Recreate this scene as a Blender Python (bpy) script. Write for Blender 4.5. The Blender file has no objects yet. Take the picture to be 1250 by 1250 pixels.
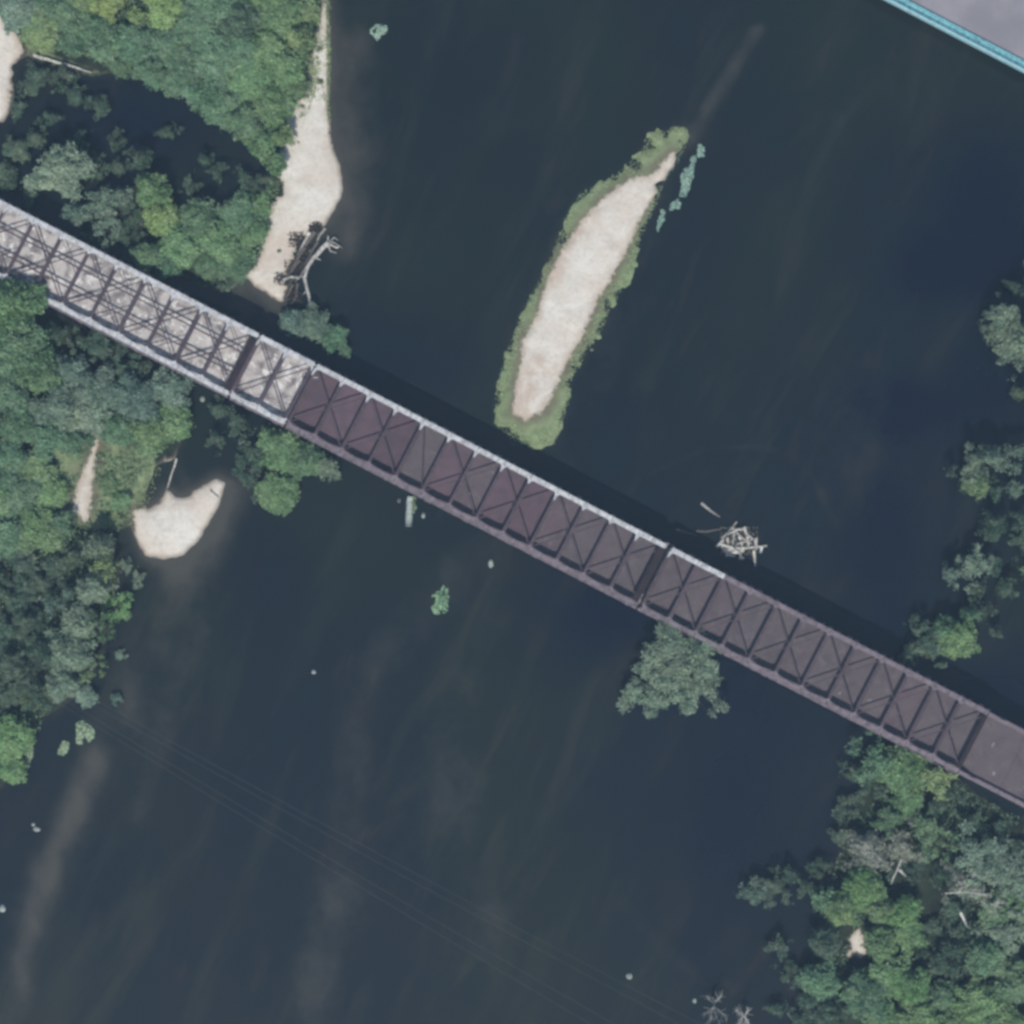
import bpy, math, random
import numpy as np
from mathutils import Vector

random.seed(7)
RNG = np.random.default_rng(11)
S = bpy.context.scene

# ------------------------------------------------------------------ camera, sky, sun, exposure
PX = 0.15            # metres of ground per photo pixel
CH = 600.0           # height of the aerial camera above the water
cam_d = bpy.data.cameras.new('aerial_camera')
cam = bpy.data.objects.new('aerial_camera', cam_d)
S.collection.objects.link(cam)
cam.location = (0, 0, CH)
cam_d.sensor_width = 36.0
cam_d.sensor_fit = 'HORIZONTAL'
cam_d.lens = 36.0 * CH / (1250 * PX)
cam_d.clip_start = 1.0
cam_d.clip_end = 3000.0
S.camera = cam

SUN_EL = math.radians(57)
SH = Vector((0.12, 0.993))                 # ground direction in which shadows fall
W = bpy.data.worlds.new("World"); S.world = W; W.use_nodes = True
nt = W.node_tree
bgn = nt.nodes['Background']
sky = nt.nodes.new('ShaderNodeTexSky')
sky.sky_type = 'NISHITA'; sky.sun_disc = False
sky.sun_elevation = SUN_EL
sky.sun_rotation = math.atan2(-SH.x, -SH.y)
sky.air_density = 1.2; sky.dust_density = 1.0
nt.links.new(sky.outputs[0], bgn.inputs[0])
bgn.inputs[1].default_value = 0.10
sd_ = bpy.data.lights.new('sun', 'SUN')
sun = bpy.data.objects.new('sun', sd_); S.collection.objects.link(sun)
sd_.energy = 3.9; sd_.angle = math.radians(0.53); sd_.color = (1.0, 0.965, 0.91)
ldir = Vector((SH.x * math.cos(SUN_EL), SH.y * math.cos(SUN_EL), -math.sin(SUN_EL)))
sun.rotation_euler = ldir.to_track_quat('-Z', 'Y').to_euler()
sun.location = (0, 0, 500)
S.view_settings.view_transform = 'Standard'
S.view_settings.look = 'None'
S.view_settings.exposure = 0.0
S.view_settings.gamma = 1.0
S.view_settings.use_curve_mapping = False
S.render.engine = 'CYCLES'
S.cycles.pixel_filter_type = 'BLACKMAN_HARRIS'
S.cycles.filter_width = 3.3               # soft long-lens picture
S.cycles.max_bounces = 5
S.cycles.volume_bounces = 0
S.cycles.transparent_max_bounces = 4

HAZE_DENSITY = 0.000150
HAZE_COLOR = (0.44, 0.67, 0.93)

# ------------------------------------------------------------------ helpers
def P(px, py, z=0.0):
    k = PX * (CH - z) / CH
    return Vector(((px - 625) * k, (625 - py) * k, z))

def tag(o, label=None, cat=None, group=None, kind=None):
    if label: o['label'] = label
    if cat: o['category'] = cat
    if group: o['group'] = group
    if kind: o['kind'] = kind
    return o

def link(o, parent=None):
    S.collection.objects.link(o)
    if parent is not None: o.parent = parent
    return o

def empty(name, loc=(0, 0, 0), rz=0.0):
    o = bpy.data.objects.new(name, None)
    o.location = loc; o.rotation_euler = (0, 0, rz); o.empty_display_size = 0.5
    return link(o)

def mesh_obj(name, verts, faces, mat, parent=None, smooth=False):
    m = bpy.data.meshes.new(name)
    m.from_pydata([tuple(v) for v in verts], [], [tuple(f) for f in faces])
    if mat: m.materials.append(mat)
    if smooth: m.shade_smooth()
    m.update()
    return link(bpy.data.objects.new(name, m), parent)

class MB:
    """collects shapes for one mesh"""
    def __init__(self): self.v = []; self.f = []
    def beam(self, a, b, w, h, up=Vector((0, 0, 1))):
        a = Vector(a); b = Vector(b); d = (b - a).normalized()
        s = d.cross(up)
        if s.length < 1e-4: s = Vector((1, 0, 0))
        s.normalize(); n = s.cross(d).normalized()
        k = len(self.v)
        for e in (a, b):
            for i, j in ((-1, -1), (1, -1), (1, 1), (-1, 1)):
                self.v.append(e + s * (w / 2 * i) + n * (h / 2 * j))
        self.f += [(k, k+3, k+2, k+1), (k+4, k+5, k+6, k+7)]
        for i in range(4):
            j = (i + 1) % 4
            self.f.append((k+i, k+j, k+4+j, k+4+i))
        return self
    def prism(self, pts, z0, z1):
        k = len(self.v); n = len(pts)
        for z in (z0, z1):
            for p in pts: self.v.append(Vector((p[0], p[1], z)))
        self.f.append(tuple(range(k + n - 1, k - 1, -1)))
        self.f.append(tuple(range(k + n, k + 2 * n)))
        for i in range(n):
            j = (i + 1) % n
            self.f.append((k+i, k+j, k+n+j, k+n+i))
        return self
    def tube(self, pts, radii, n=7, jit=0.0):
        pts = [Vector(p) for p in pts]; k0 = len(self.v)
        for i, p in enumerate(pts):
            d = (pts[min(i+1, len(pts)-1)] - pts[max(i-1, 0)])
            d = d.normalized() if d.length > 1e-6 else Vector((0, 0, 1))
            s = d.cross(Vector((0, 0, 1)))
            if s.length < 1e-3: s = Vector((1, 0, 0))
            s.normalize(); t = s.cross(d)
            for q in range(n):
                a = 2 * math.pi * q / n; r = radii[i] * (1 + jit * (random.random() - .5))
                self.v.append(p + s * (math.cos(a) * r) + t * (math.sin(a) * r))
        for i in range(len(pts) - 1):
            for q in range(n):
                a = k0 + i*n + q; b = k0 + i*n + (q+1) % n
                self.f.append((a, b, b + n, a + n))
        self.f.append(tuple(range(k0, k0 + n))); k = k0 + (len(pts)-1)*n
        self.f.append(tuple(range(k + n - 1, k - 1, -1)))
        return self
    def build(self, name, mat, parent=None, smooth=False):
        return mesh_obj(name, self.v, self.f, mat, parent, smooth)

# numpy value noise
def vnoise(x, y, seed=0):
    xi = np.floor(x).astype(np.int64); yi = np.floor(y).astype(np.int64)
    fx = x - xi; fy = y - yi
    fx = fx*fx*(3-2*fx); fy = fy*fy*(3-2*fy)
    def h(a, b):
        n = (a * 374761393 + b * 668265263 + seed * 144665) & 0x7fffffff
        n = ((n ^ (n >> 13)) * 1274126177) & 0x7fffffff
        return ((n ^ (n >> 16)) & 0xffff) / 65535.0
    return ((h(xi, yi)*(1-fx) + h(xi+1, yi)*fx)*(1-fy) + (h(xi, yi+1)*(1-fx) + h(xi+1, yi+1)*fx)*fy)
def fbm(x, y, oct=4, seed=0):
    s = 0; a = .5; t = 0
    for i in range(oct):
        s = s + a * vnoise(x * 2**i, y * 2**i, seed + i); t += a; a *= .5
    return s / t - .5

def sdf(poly, X, Y):
    """signed distance in metres, positive inside; poly in photo pixels at water level"""
    p = np.array([[(a - 625) * PX, (625 - b) * PX] for a, b in poly])
    d = np.full(X.shape, 1e9); inside = np.zeros(X.shape, bool)
    n = len(p)
    for i in range(n):
        x0, y0 = p[i]; x1, y1 = p[(i+1) % n]
        ex, ey = x1 - x0, y1 - y0
        wx, wy = X - x0, Y - y0
        t = np.clip((wx*ex + wy*ey) / (ex*ex + ey*ey + 1e-9), 0, 1)
        d = np.minimum(d, (wx - t*ex)**2 + (wy - t*ey)**2)
        c = ((y0 <= Y) & (y1 > Y)) | ((y1 <= Y) & (y0 > Y))
        with np.errstate(divide='ignore', invalid='ignore'):
            xc = x0 + (Y - y0) / (y1 - y0 + 1e-12) * ex
        inside ^= c & (X < xc)
    d = np.sqrt(d)
    return np.where(inside, d, -d)

def line_dist(pts, X, Y):
    """distance in metres to a photo-pixel polyline"""
    p = [((a - 625) * PX, (625 - b) * PX) for a, b in pts]
    d = np.full(X.shape, 1e9)
    for (x0, y0), (x1, y1) in zip(p, p[1:]):
        ex, ey = x1 - x0, y1 - y0
        t = np.clip(((X-x0)*ex + (Y-y0)*ey) / (ex*ex + ey*ey + 1e-9), 0, 1)
        d = np.minimum(d, (X-x0-t*ex)**2 + (Y-y0-t*ey)**2)
    return np.sqrt(d)

# ------------------------------------------------------------------ materials
def new_mat(name):
    m = bpy.data.materials.new(name); m.use_nodes = True
    t = m.node_tree; b = t.nodes['Principled BSDF']
    return m, t, b
def N(t, typ, **kw):
    n = t.nodes.new(typ)
    for k, v in kw.items(): setattr(n, k, v)
    return n
def noise(t, scale, detail=3.0, rough=.55, coord=None, dist=0.0):
    n = N(t, 'ShaderNodeTexNoise'); n.inputs['Scale'].default_value = scale
    n.inputs['Detail'].default_value = detail; n.inputs['Roughness'].default_value = rough
    n.inputs['Distortion'].default_value = dist
    if coord is not None: t.links.new(coord, n.inputs['Vector'])
    return n.outputs['Fac']
def geo_pos(t): return N(t, 'ShaderNodeNewGeometry').outputs['Position']
def ramp(t, fac, stops):
    r = N(t, 'ShaderNodeValToRGB')
    el = r.color_ramp.elements
    while len(el) < len(stops): el.new(.5)
    for e, (p, c) in zip(el, stops):
        e.position = p; e.color = (*c, 1) if len(c) == 3 else c
    t.links.new(fac, r.inputs[0]); return r.outputs[0]
def mixc(t, fac, a, b, blend='MIX'):
    n = N(t, 'ShaderNodeMix', data_type='RGBA', blend_type=blend)
    for s, v in ((n.inputs[0], fac), (n.inputs[6], a), (n.inputs[7], b)):
        if hasattr(v, 'is_linked') or isinstance(v, bpy.types.NodeSocket): t.links.new(v, s)
        elif isinstance(v, (int, float)): s.default_value = v
        else: s.default_value = (*v, 1)
    return n.outputs[2]
def math_(t, op, a, b=None, clamp=False):
    n = N(t, 'ShaderNodeMath', operation=op); n.use_clamp = clamp
    for s, v in ((n.inputs[0], a), (n.inputs[1], b)):
        if v is None: continue
        if isinstance(v, bpy.types.NodeSocket): t.links.new(v, s)
        else: s.default_value = v
    return n.outputs[0]
def smooth(t, v, lo, hi):
    n = N(t, 'ShaderNodeMapRange', interpolation_type='SMOOTHSTEP')
    t.links.new(v, n.inputs[0]); n.inputs[1].default_value = lo; n.inputs[2].default_value = hi
    return n.outputs[0]
def attr(t, name): return N(t, 'ShaderNodeAttribute', attribute_name=name).outputs['Fac']
def bump(t, b, h, strength, dist=0.1):
    n = N(t, 'ShaderNodeBump'); n.inputs['Strength'].default_value = strength
    n.inputs['Distance'].default_value = dist
    t.links.new(h, n.inputs['Height']); t.links.new(n.outputs[0], b.inputs['Normal'])

def simple(name, c1, c2, scale=1.0, rough=.8, obj_rand=0.0, sharp=(.35, .65), bmp=.2):
    m, t, b = new_mat(name); p = geo_pos(t)
    f = smooth(t, noise(t, scale, 4, .6, p), *sharp)
    c = mixc(t, f, c1, c2)
    if obj_rand:
        r = N(t, 'ShaderNodeObjectInfo').outputs['Random']
        k = math_(t, 'ADD', math_(t, 'MULTIPLY', r, obj_rand), 1 - obj_rand / 2)
        n = N(t, 'ShaderNodeMix', data_type='RGBA', blend_type='MULTIPLY'); n.inputs[0].default_value = 1
        t.links.new(c, n.inputs[6])
        cc = N(t, 'ShaderNodeCombineColor')
        for i in range(3): t.links.new(k, cc.inputs[i])
        t.links.new(cc.outputs[0], n.inputs[7]); c = n.outputs[2]
    t.links.new(c, b.inputs['Base Color']); b.inputs['Roughness'].default_value = rough
    b.inputs['Specular IOR Level'].default_value = .25
    if bmp: bump(t, b, noise(t, scale * 3, 3, .6, p), bmp, .05)
    return m

M = {}
M['chord_pale'] = simple('weathered pale paint', (.50, .50, .50), (.27, .275, .285), 1.3, .7, .25, (.42, .72))
M['chord_lilac'] = simple('brown lilac painted steel', (.185, .152, .170), (.115, .092, .105), 1.1, .7, .25, (.4, .7))
M['strut'] = simple('dull purple brown steel', (.088, .064, .074), (.064, .046, .054), 1.5, .75, .2)
M['rust'] = simple('dark rusty steel', (.085, .06, .06), (.05, .04, .045), 1.0, .8)
M['shadow_steel'] = simple('near black portal steel with painted shadow', (.034, .022, .026), (.022, .016, .018), 1.0, .85)  # near black tone paints in the shadow at the portals
M['concrete'] = simple('grey pier concrete', (.30, .29, .27), (.2, .19, .18), .7, .9)
M['bleached'] = simple('bleached driftwood', (.56, .54, .49), (.28, .26, .23), 2.0, .85, .7)
M['oldwood'] = simple('grey brown wood', (.17, .15, .13), (.08, .07, .06), 2.5, .9, .4)
M['bark'] = simple('grey brown bark', (.13, .11, .09), (.06, .05, .04), 2.0, .9, .3)
M['rock'] = simple('pale wet rock', (.38, .41, .38), (.2, .24, .21), 2.0, .7, .4)
M['teal'] = simple('pale teal painted steel', (.22, .50, .54), (.10, .25, .30), 1.6, .6, .3, (.4, .7))
M['teal_pale'] = simple('faded teal rail paint', (.38, .60, .63), (.25, .45, .5), 1.2, .6, .2)
M['road'] = simple('pale worn road surface', (.285, .27, .29), (.215, .205, .222), .12, .9, 0, (.3, .7), .05)
M['cable'] = simple('dull aluminium cable', (.14, .14, .14), (.10, .10, .10), 1.0, .6)

# deck of the two brown spans: asphalt, each panel a little different
m, t, b = new_mat('worn lilac asphalt deck'); p = geo_pos(t)
oi = N(t, 'ShaderNodeObjectInfo').outputs['Random']
c = ramp(t, oi, [(0, (.100, .068, .078)), (.35, (.088, .075, .080)), (.6, (.104, .068, .080)), (1, (.096, .080, .082))])
c = mixc(t, smooth(t, noise(t, .35, 4, .6, p), .35, .7), c, (.106, .086, .090))
c = mixc(t, smooth(t, noise(t, 1.6, 3, .6, p), .68, .8), c, (.17, .16, .17))
c = mixc(t, math_(t, 'MULTIPLY', smooth(t, noise(t, .9, 5, .7, p), .5, .75), .5), c, (.07, .055, .065))
c = mixc(t, math_(t, 'MULTIPLY', smooth(t, noise(t, .22, 6, .75, p, .8), .46, .66), .55), c, (.060, .046, .052))
c = mixc(t, math_(t, 'MULTIPLY', smooth(t, noise(t, .5, 6, .8, p, .4), .54, .66), .5), c, (.165, .145, .150))
c = mixc(t, smooth(t, noise(t, .75, 2, .5, p), .73, .78), c, (.24, .235, .24))
t.links.new(c, b.inputs['Base Color']); b.inputs['Roughness'].default_value = .9
bump(t, b, noise(t, 3, 4, .6, p), .3, .05); M['deck'] = m
M['deck_red'] = simple('maroon stained deck', (.112, .074, .088), (.086, .062, .072), .35, .9, .30, (.35, .65), .2)
# bleached western deck: flaking pale surface over brown, white patches
m, t, b = new_mat('bleached patchy deck'); p = geo_pos(t)
c = mixc(t, smooth(t, noise(t, .42, 4, .62, p, .3), .34, .60), (.17, .15, .15), (.47, .43, .40))
c = mixc(t, math_(t, 'MULTIPLY', smooth(t, noise(t, .8, 3, .6, p, .6), .54, .66), .9), c, (.70, .67, .63))
c = mixc(t, smooth(t, noise(t, 1.1, 5, .7, p, 1.0), .60, .70), c, (.13, .11, .11))
t.links.new(c, b.inputs['Base Color']); b.inputs['Roughness'].default_value = .9
bump(t, b, noise(t, 2, 4, .6, p), .4, .08); M['deck_pale'] = m

# leaves: colour from the object, varied leaf by leaf
m, t, b = new_mat('leaves')
oc = N(t, 'ShaderNodeObjectInfo').outputs['Color']
lv = attr(t, 'leafvar')
k = math_(t, 'ADD', math_(t, 'MULTIPLY', lv, 2.0), .55)
cc = N(t, 'ShaderNodeCombineColor')
for i in range(3): t.links.new(k, cc.inputs[i])
gp = geo_pos(t)
hue = ramp(t, noise(t, .16, 5, .7, gp), [(.30, (.070, .120, .078)), (.45, (.110, .190, .085)), (.55, (.165, .220, .125)), (.70, (.25, .31, .13))])
oc = mixc(t, .34, oc, hue)
oc = mixc(t, math_(t, 'MULTIPLY', smooth(t, noise(t, .9, 3, .7, gp), .54, .72), .55), oc, (.24, .29, .235))
oc = mixc(t, math_(t, 'MULTIPLY', smooth(t, noise(t, .55, 3, .7, gp), .52, .72), .5), oc, (.045, .080, .050))
c = mixc(t, 1.0, oc, cc.outputs[0], 'MULTIPLY')
b.inputs['Roughness'].default_value = .55; b.inputs['Specular IOR Level'].default_value = .3
t.links.new(c, b.inputs['Base Color'])
tr = N(t, 'ShaderNodeBsdfTranslucent'); t.links.new(c, tr.inputs[0])
mx = N(t, 'ShaderNodeMixShader'); mx.inputs[0].default_value = .28
out = t.nodes['Material Output']
t.links.new(b.outputs[0], mx.inputs[1]); t.links.new(tr.outputs[0], mx.inputs[2]); t.links.new(mx.outputs[0], out.inputs[0])
M['leaf'] = m

m, t, b = new_mat('dry twigs')
oc = N(t, 'ShaderNodeObjectInfo').outputs['Color']
k = math_(t, 'ADD', math_(t, 'MULTIPLY', attr(t, 'leafvar'), 1.2), .5); cc = N(t, 'ShaderNodeCombineColor')
for i in range(3): t.links.new(k, cc.inputs[i])
t.links.new(mixc(t, 1.0, oc, cc.outputs[0], 'MULTIPLY'), b.inputs['Base Color']); b.inputs['Roughness'].default_value = .9
M['dry'] = m

# ------------------------------------------------------------------ shores (photo pixels at water level)
LAND_N = [(-2600, -2600), (404, -2600), (404, -50), (402, 0), (404, 60), (402, 120), (405, 172), (415, 202), (419, 228), (416, 243),
          (406, 260), (395, 277), (384, 285), (376, 300), (368, 325), (357, 345), (350, 362), (344, 369), (332, 364),
          (310, 350), (300, 339), (285, 350), (300, 380), (280, 400), (200, 380), (60, 300), (-80, 230), (-2600, 230)]
POND = [(-80, 158), (4, 150), (16, 118), (17, 84), (28, 72), (40, 74), (70, 84), (112, 93), (160, 90), (210, 105), (255, 133),
        (298, 168), (326, 190), (331, 222), (312, 245), (288, 262), (250, 262), (225, 268), (210, 240), (170, 215), (150, 240),
        (160, 300), (230, 345), (262, 350), (300, 352), (310, 385), (240, 362), (0, 238), (-80, 190)]
LAND_S = [(-2600, 300), (-40, 300), (20, 360), (100, 400), (190, 455), (232, 500), (222, 540), (212, 565), (234, 600), (250, 592),
          (264, 584), (276, 589), (266, 620), (246, 655), (224, 678), (200, 682), (177, 678), (165, 655), (158, 640),
          (140, 650), (148, 690), (140, 740), (128, 790), (95, 850), (45, 880), (30, 940), (-10, 968), (-120, 1100), (-700, 2600), (-2600, 2600)]
COVE = [(202, 562), (214, 560), (234, 606), (216, 606), (204, 597), (194, 612), (180, 622), (178, 600), (190, 570)]
ISLAND = [(823, 153), (838, 158), (840, 166), (835, 183), (823, 204), (812, 221), (805, 239), (791, 271), (779, 299), (773, 331), (747, 373),
          (733, 405), (716, 429), (703, 454), (695, 468), (696, 486), (682, 528), (677, 542), (652, 547), (626, 537), (604, 517),
          (604, 493), (608, 464), (617, 433), (633, 394), (647, 362), (664, 334), (679, 295), (693, 260), (707, 237),
          (735, 223), (763, 204), (784, 183), (795, 163), (809, 158), (813, 165), (819, 156)]
ISLAND_SAND = [(804, 218), (800, 239), (781, 267), (770, 295), (753, 327), (728, 369), (710, 412), (686, 454), (671, 489), (661, 503), (642, 514),
               (626, 503), (629, 475), (635, 447), (638, 415), (656, 387), (666, 348), (682, 310), (710, 271), (735, 243), (763, 222), (784, 214)]
LAND_E = [(1400, -2600), (2600, -2600), (2600, 2600), (985, 2600), (985, 1330), (1012, 1260), (1000, 1215), (990, 1150), (1008, 1100), (1015, 1060),
          (1040, 1000), (1060, 950), (1100, 925), (1180, 960), (1240, 1000), (1290, 980), (1270, 880), (1262, 760), (1290, 640), (1300, 400), (1330, 200)]
SAND = [
    [(397, -200), (402, -200), (401, 0), (403, 77), (401, 130), (403, 165), (407, 180), (416, 202), (420, 228), (418, 243), (407, 260), (395, 277),
     (384, 281), (364, 291), (359, 309), (350, 340), (348, 368), (342, 369), (310, 349), (298, 337), (313, 326), (322, 299), (329, 276), (328, 249),
     (345, 239), (347, 227), (338, 212), (343, 180), (347, 150), (357, 130), (370, 104), (381, 77), (390, 20), (394, 0)],
    [(163, 623), (165, 655), (177, 679), (200, 684), (224, 680), (247, 656), (267, 621), (278, 590), (265, 583), (250, 590), (234, 604), (216, 605),
     (206, 596), (202, 560), (212, 560), (196, 612), (181, 621)],
    [(117, 534), (121, 534), (117, 560), (112, 600), (110, 632), (102, 638), (89, 622), (94, 594), (107, 565)],
    [(-80, 0), (-8, 0), (3, 22), (20, 44), (28, 62), (20, 76), (14, 100), (13, 130), (5, 148), (-80, 152)],
    ISLAND_SAND,
    [(798, 226), (793, 214), (802, 208), (810, 196), (821, 186), (827, 190), (823, 200), (815, 212), (808, 226)],
    [(1040, 1140), (1048, 1134), (1055, 1144), (1052, 1153), (1058, 1160), (1050, 1170), (1044, 1162), (1034, 1166), (1040, 1154), (1035, 1147)],
]
# ---- grids
def axis(fine, step, far, growth=1.18):
    a = list(np.arange(-fine, fine + 1e-6, step)); s = step; x = fine
    ext = []
    while x < far:
        s *= growth; x = min(x + s, far); ext.append(x)
    return np.array([-e for e in reversed(ext)] + a + ext)
def grid_mesh(name, ax, ay, z, mat, attrs):
    nx, ny = len(ax), len(ay)
    X, Y = np.meshgrid(ax, ay)
    co = np.stack([X, Y, z], -1).reshape(-1, 3).astype(np.float32)
    i = np.arange((ny-1)*(nx-1)); r = i // (nx-1); c = i % (nx-1)
    a = r*nx + c
    f = np.stack([a, a+1, a+nx+1, a+nx], -1).astype(np.int32)
    m = bpy.data.meshes.new(name)
    m.vertices.add(len(co)); m.vertices.foreach_set('co', co.ravel())
    m.loops.add(f.size); m.loops.foreach_set('vertex_index', f.ravel())
    m.polygons.add(len(f)); m.polygons.foreach_set('loop_start', np.arange(0, f.size, 4, dtype=np.int32))
    m.update(calc_edges=True)
    for k, v in attrs.items():
        at = m.attributes.new(k, 'FLOAT', 'POINT'); at.data.foreach_set('value', v.astype(np.float32).ravel())
    m.materials.append(mat); m.shade_smooth()
    return link(bpy.data.objects.new(name, m))

FAR = 330.0
ax = axis(99, 0.45, FAR); X, Y = np.meshgrid(ax, ax)
edge = fbm(X * .35, Y * .35, 3, 5) * 1.1 + fbm(X * 1.3, Y * 1.3, 2, 9) * .45
land = np.maximum(sdf(LAND_N, X, Y), -1e3)
land = np.minimum(land, -sdf(POND, X, Y) + edge * .8)
land = np.maximum(land, np.minimum(sdf(LAND_S, X, Y), -sdf(COVE, X, Y)))
land = np.maximum(land, sdf(LAND_E, X, Y) + edge)
isl = sdf(ISLAND, X, Y)
sand = np.full(X.shape, -1e3)
for s_ in SAND: sand = np.maximum(sand, sdf(s_, X, Y))
meadow = np.maximum(sdf([(66, 545), (120, 530), (190, 548), (198, 596), (178, 612), (160, 640), (140, 640), (122, 650), (78, 642), (60, 600)], X, Y), sdf([(20, 40), (60, 62), (112, 84), (150, 88), (108, 92), (40, 76), (26, 60)], X, Y))
isl_zone = (X > -4) & (X < 34) & (Y > 10) & (Y < 74)
rag = np.abs(fbm(X * .30 + 5, Y * .30, 2, 61)) * -3.4 + fbm(X * .75, Y * .75, 2, 66) * 2.6 + .12
tot = np.where(isl_zone, isl + rag, land + edge * .6)
Z = np.where(tot > 0, np.minimum(tot * .22, .45) + np.clip(tot - 3, 0, 12) * .06, np.maximum(tot * .30, -2.2))
Z = Z + np.where(tot > .6, fbm(X * .5, Y * .5, 4, 3) * .25 * np.clip(tot / 3, 0, 1), 0)
Z = np.where((tot > 0) & (tot < .5), np.maximum(Z, .02), Z)

m, t, b = new_mat('river bank ground'); p = geo_pos(t)
sx = N(t, 'ShaderNodeSeparateXYZ'); t.links.new(p, sx.inputs[0])
nz = noise(t, .9, 5, .65, p)
soil = mixc(t, smooth(t, noise(t, .25, 5, .6, p), .35, .65), (.016, .022, .017), (.030, .044, .025))
soil = mixc(t, smooth(t, noise(t, .7, 4, .6, p), .5, .7), soil, (.038, .040, .030))
green = mixc(t, smooth(t, noise(t, .8, 5, .65, p), .3, .7), (.150, .205, .100), (.270, .320, .175))
sandc = mixc(t, smooth(t, noise(t, .13, 4, .6, p), .35, .65), (.67, .635, .56), (.61, .54, .455))
sandc = mixc(t, math_(t, 'MULTIPLY', smooth(t, noise(t, 1.4, 5, .7, p), .46, .70), .55), sandc, (.44, .40, .34))
sandc = mixc(t, smooth(t, noise(t, .45, 6, .8, p, .5), .61, .70), sandc, (.27, .25, .19))
sv = attr(t, 'sand'); iv = attr(t, 'island')
sn = math_(t, 'ADD', math_(t, 'ADD', sv, math_(t, 'MULTIPLY', math_(t, 'SUBTRACT', nz, .5), 2.6)), math_(t, 'MULTIPLY', math_(t, 'SUBTRACT', noise(t, 2.4, 4, .7, p), .5), 1.3))
rimc = mixc(t, smooth(t, math_(t, 'ADD', sv, math_(t, 'MULTIPLY', math_(t, 'SUBTRACT', noise(t, .4, 5, .65, p), .5), 6)), -2.6, .2), green, (.155, .145, .095))
sandc = mixc(t, math_(t, 'MULTIPLY', smooth(t, math_(t, 'ADD', sv, math_(t, 'MULTIPLY', math_(t, 'SUBTRACT', noise(t, .30, 5, .7, p), .5), 4)), 1.5, -.2), .7), sandc, (.42, .35, .27))
sandc = mixc(t, math_(t, 'MULTIPLY', smooth(t, noise(t, .22, 5, .7, p, .8), .50, .66), .35), sandc, (.47, .42, .36))
sandc = mixc(t, math_(t, 'MULTIPLY', math_(t, 'MULTIPLY', attr(t, 'tan'), smooth(t, noise(t, .4, 5, .7, p), .30, .60)), .8), sandc, (.46, .36, .28))
base = mixc(t, smooth(t, math_(t, 'ADD', iv, math_(t, 'MULTIPLY', math_(t, 'SUBTRACT', noise(t, .5, 4, .6, p), .5), .9)), .25, .75), soil, rimc)
col = mixc(t, smooth(t, sn, -.35, .35), base, sandc)
wet = smooth(t, sx.outputs[2], .20, .0)
wet = math_(t, 'MULTIPLY', wet, math_(t, 'MAXIMUM', smooth(t, sv, -2.5, -.6), .12))
col = mixc(t, math_(t, 'MULTIPLY', wet, math_(t, 'SUBTRACT', .6, math_(t, 'MULTIPLY', iv, .3))), col, (.17, .135, .11))
t.links.new(col, b.inputs['Base Color']); b.inputs['Roughness'].default_value = .95
b.inputs['Specular IOR Level'].default_value = .1
bump(t, b, noise(t, 1.2, 6, .7, p), .5, .25)
tan = np.exp(-(line_dist([(640, 505), (645, 470), (660, 445)], X, Y) / 2.6)**2) + .8 * np.exp(-(line_dist([(722, 258), (695, 300), (672, 345)], X, Y) / 1.7)**2) + .5 * np.exp(-(line_dist([(345, 300), (330, 345)], X, Y) / 2.2)**2)
ground = grid_mesh('ground', ax, ax, Z, m, {'tan': tan, 'sand': sand, 'island': np.clip(isl_zone + .62 * np.clip(meadow * .5 + .5, 0, 1), 0, 1)})
tag(ground, kind='structure')

# ---- water
aw = axis(96, 0.75, FAR); XW, YW = np.meshgrid(aw, aw)
wl = np.maximum(np.minimum(sdf(LAND_N, XW, YW), -sdf(POND, XW, YW)), np.minimum(sdf(LAND_S, XW, YW), -sdf(COVE, XW, YW)))
wl = np.maximum(wl, sdf(ISLAND, XW, YW))
big = fbm(XW * .03, YW * .02, 4, 21); fine_n = fbm(XW * .20 + YW * .06, YW * .11 - XW * .05, 4, 31)
sp = sdf(SAND[1], XW, YW); sb = sdf(SAND[0], XW, YW)
shoal = .32 * np.exp(np.minimum(wl, 0) / 1.4) + .75 * np.exp(-np.maximum(-sp, 0) / 2.4) * np.clip((11 - YW) / 9, 0, 1)**1.5 * np.clip((XW + 75) / 10, 0, 1) + .45 * np.exp(-np.maximum(-sb, 0) / 2.6)
def band(pts, w, k):
    global shoal
    d = line_dist(pts, XW, YW) / (w * PX)
    shoal = shoal + k * np.exp(-d * d) * np.clip(1 + 1.7 * fine_n, .5, 1.7)
band([(432, 60), (432, 130), (445, 200), (440, 250), (425, 300)], 28, .52)
band([(300, 350), (330, 372)], 22, .45)
band([(280, 600), (262, 640), (225, 690), (195, 760), (150, 870), (105, 960), (60, 1060), (25, 1170), (10, 1260)], 30, .46)
band([(120, 930), (60, 1060), (30, 1150)], 16, .22)
band([(250, 690), (250, 760), (195, 900), (170, 1000)], 20, .25)
band([(620, 640), (520, 730), (440, 830), (430, 960), (400, 1100), (380, 1250)], 34, .26)
band([(600, 760), (540, 900), (560, 1000), (610, 1150)], 40, .18)
band([(560, 960), (470, 1060), (400, 1180)], 40, .20)
band([(620, 1100), (560, 1250)], 60, .14)
band([(845, 170), (865, 130), (888, 95), (905, 70), (925, 38)], 12, .50)
band([(760, 400), (735, 480), (700, 560)], 24, .18)
band([(1000, 620), (1060, 560), (1040, 470)], 60, .20)
band([(1020, 640), (980, 560), (930, 545), (860, 548), (800, 575), (770, 600)], 5, .22)
band([(1040, 100), (1000, 220)], 60, .16)
band([(760, 1100), (820, 1170), (900, 1210)], 14, .28)
deep_shade = np.zeros(XW.shape)  # dark spots: deep water, and tree shade painted into the water colour
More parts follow.
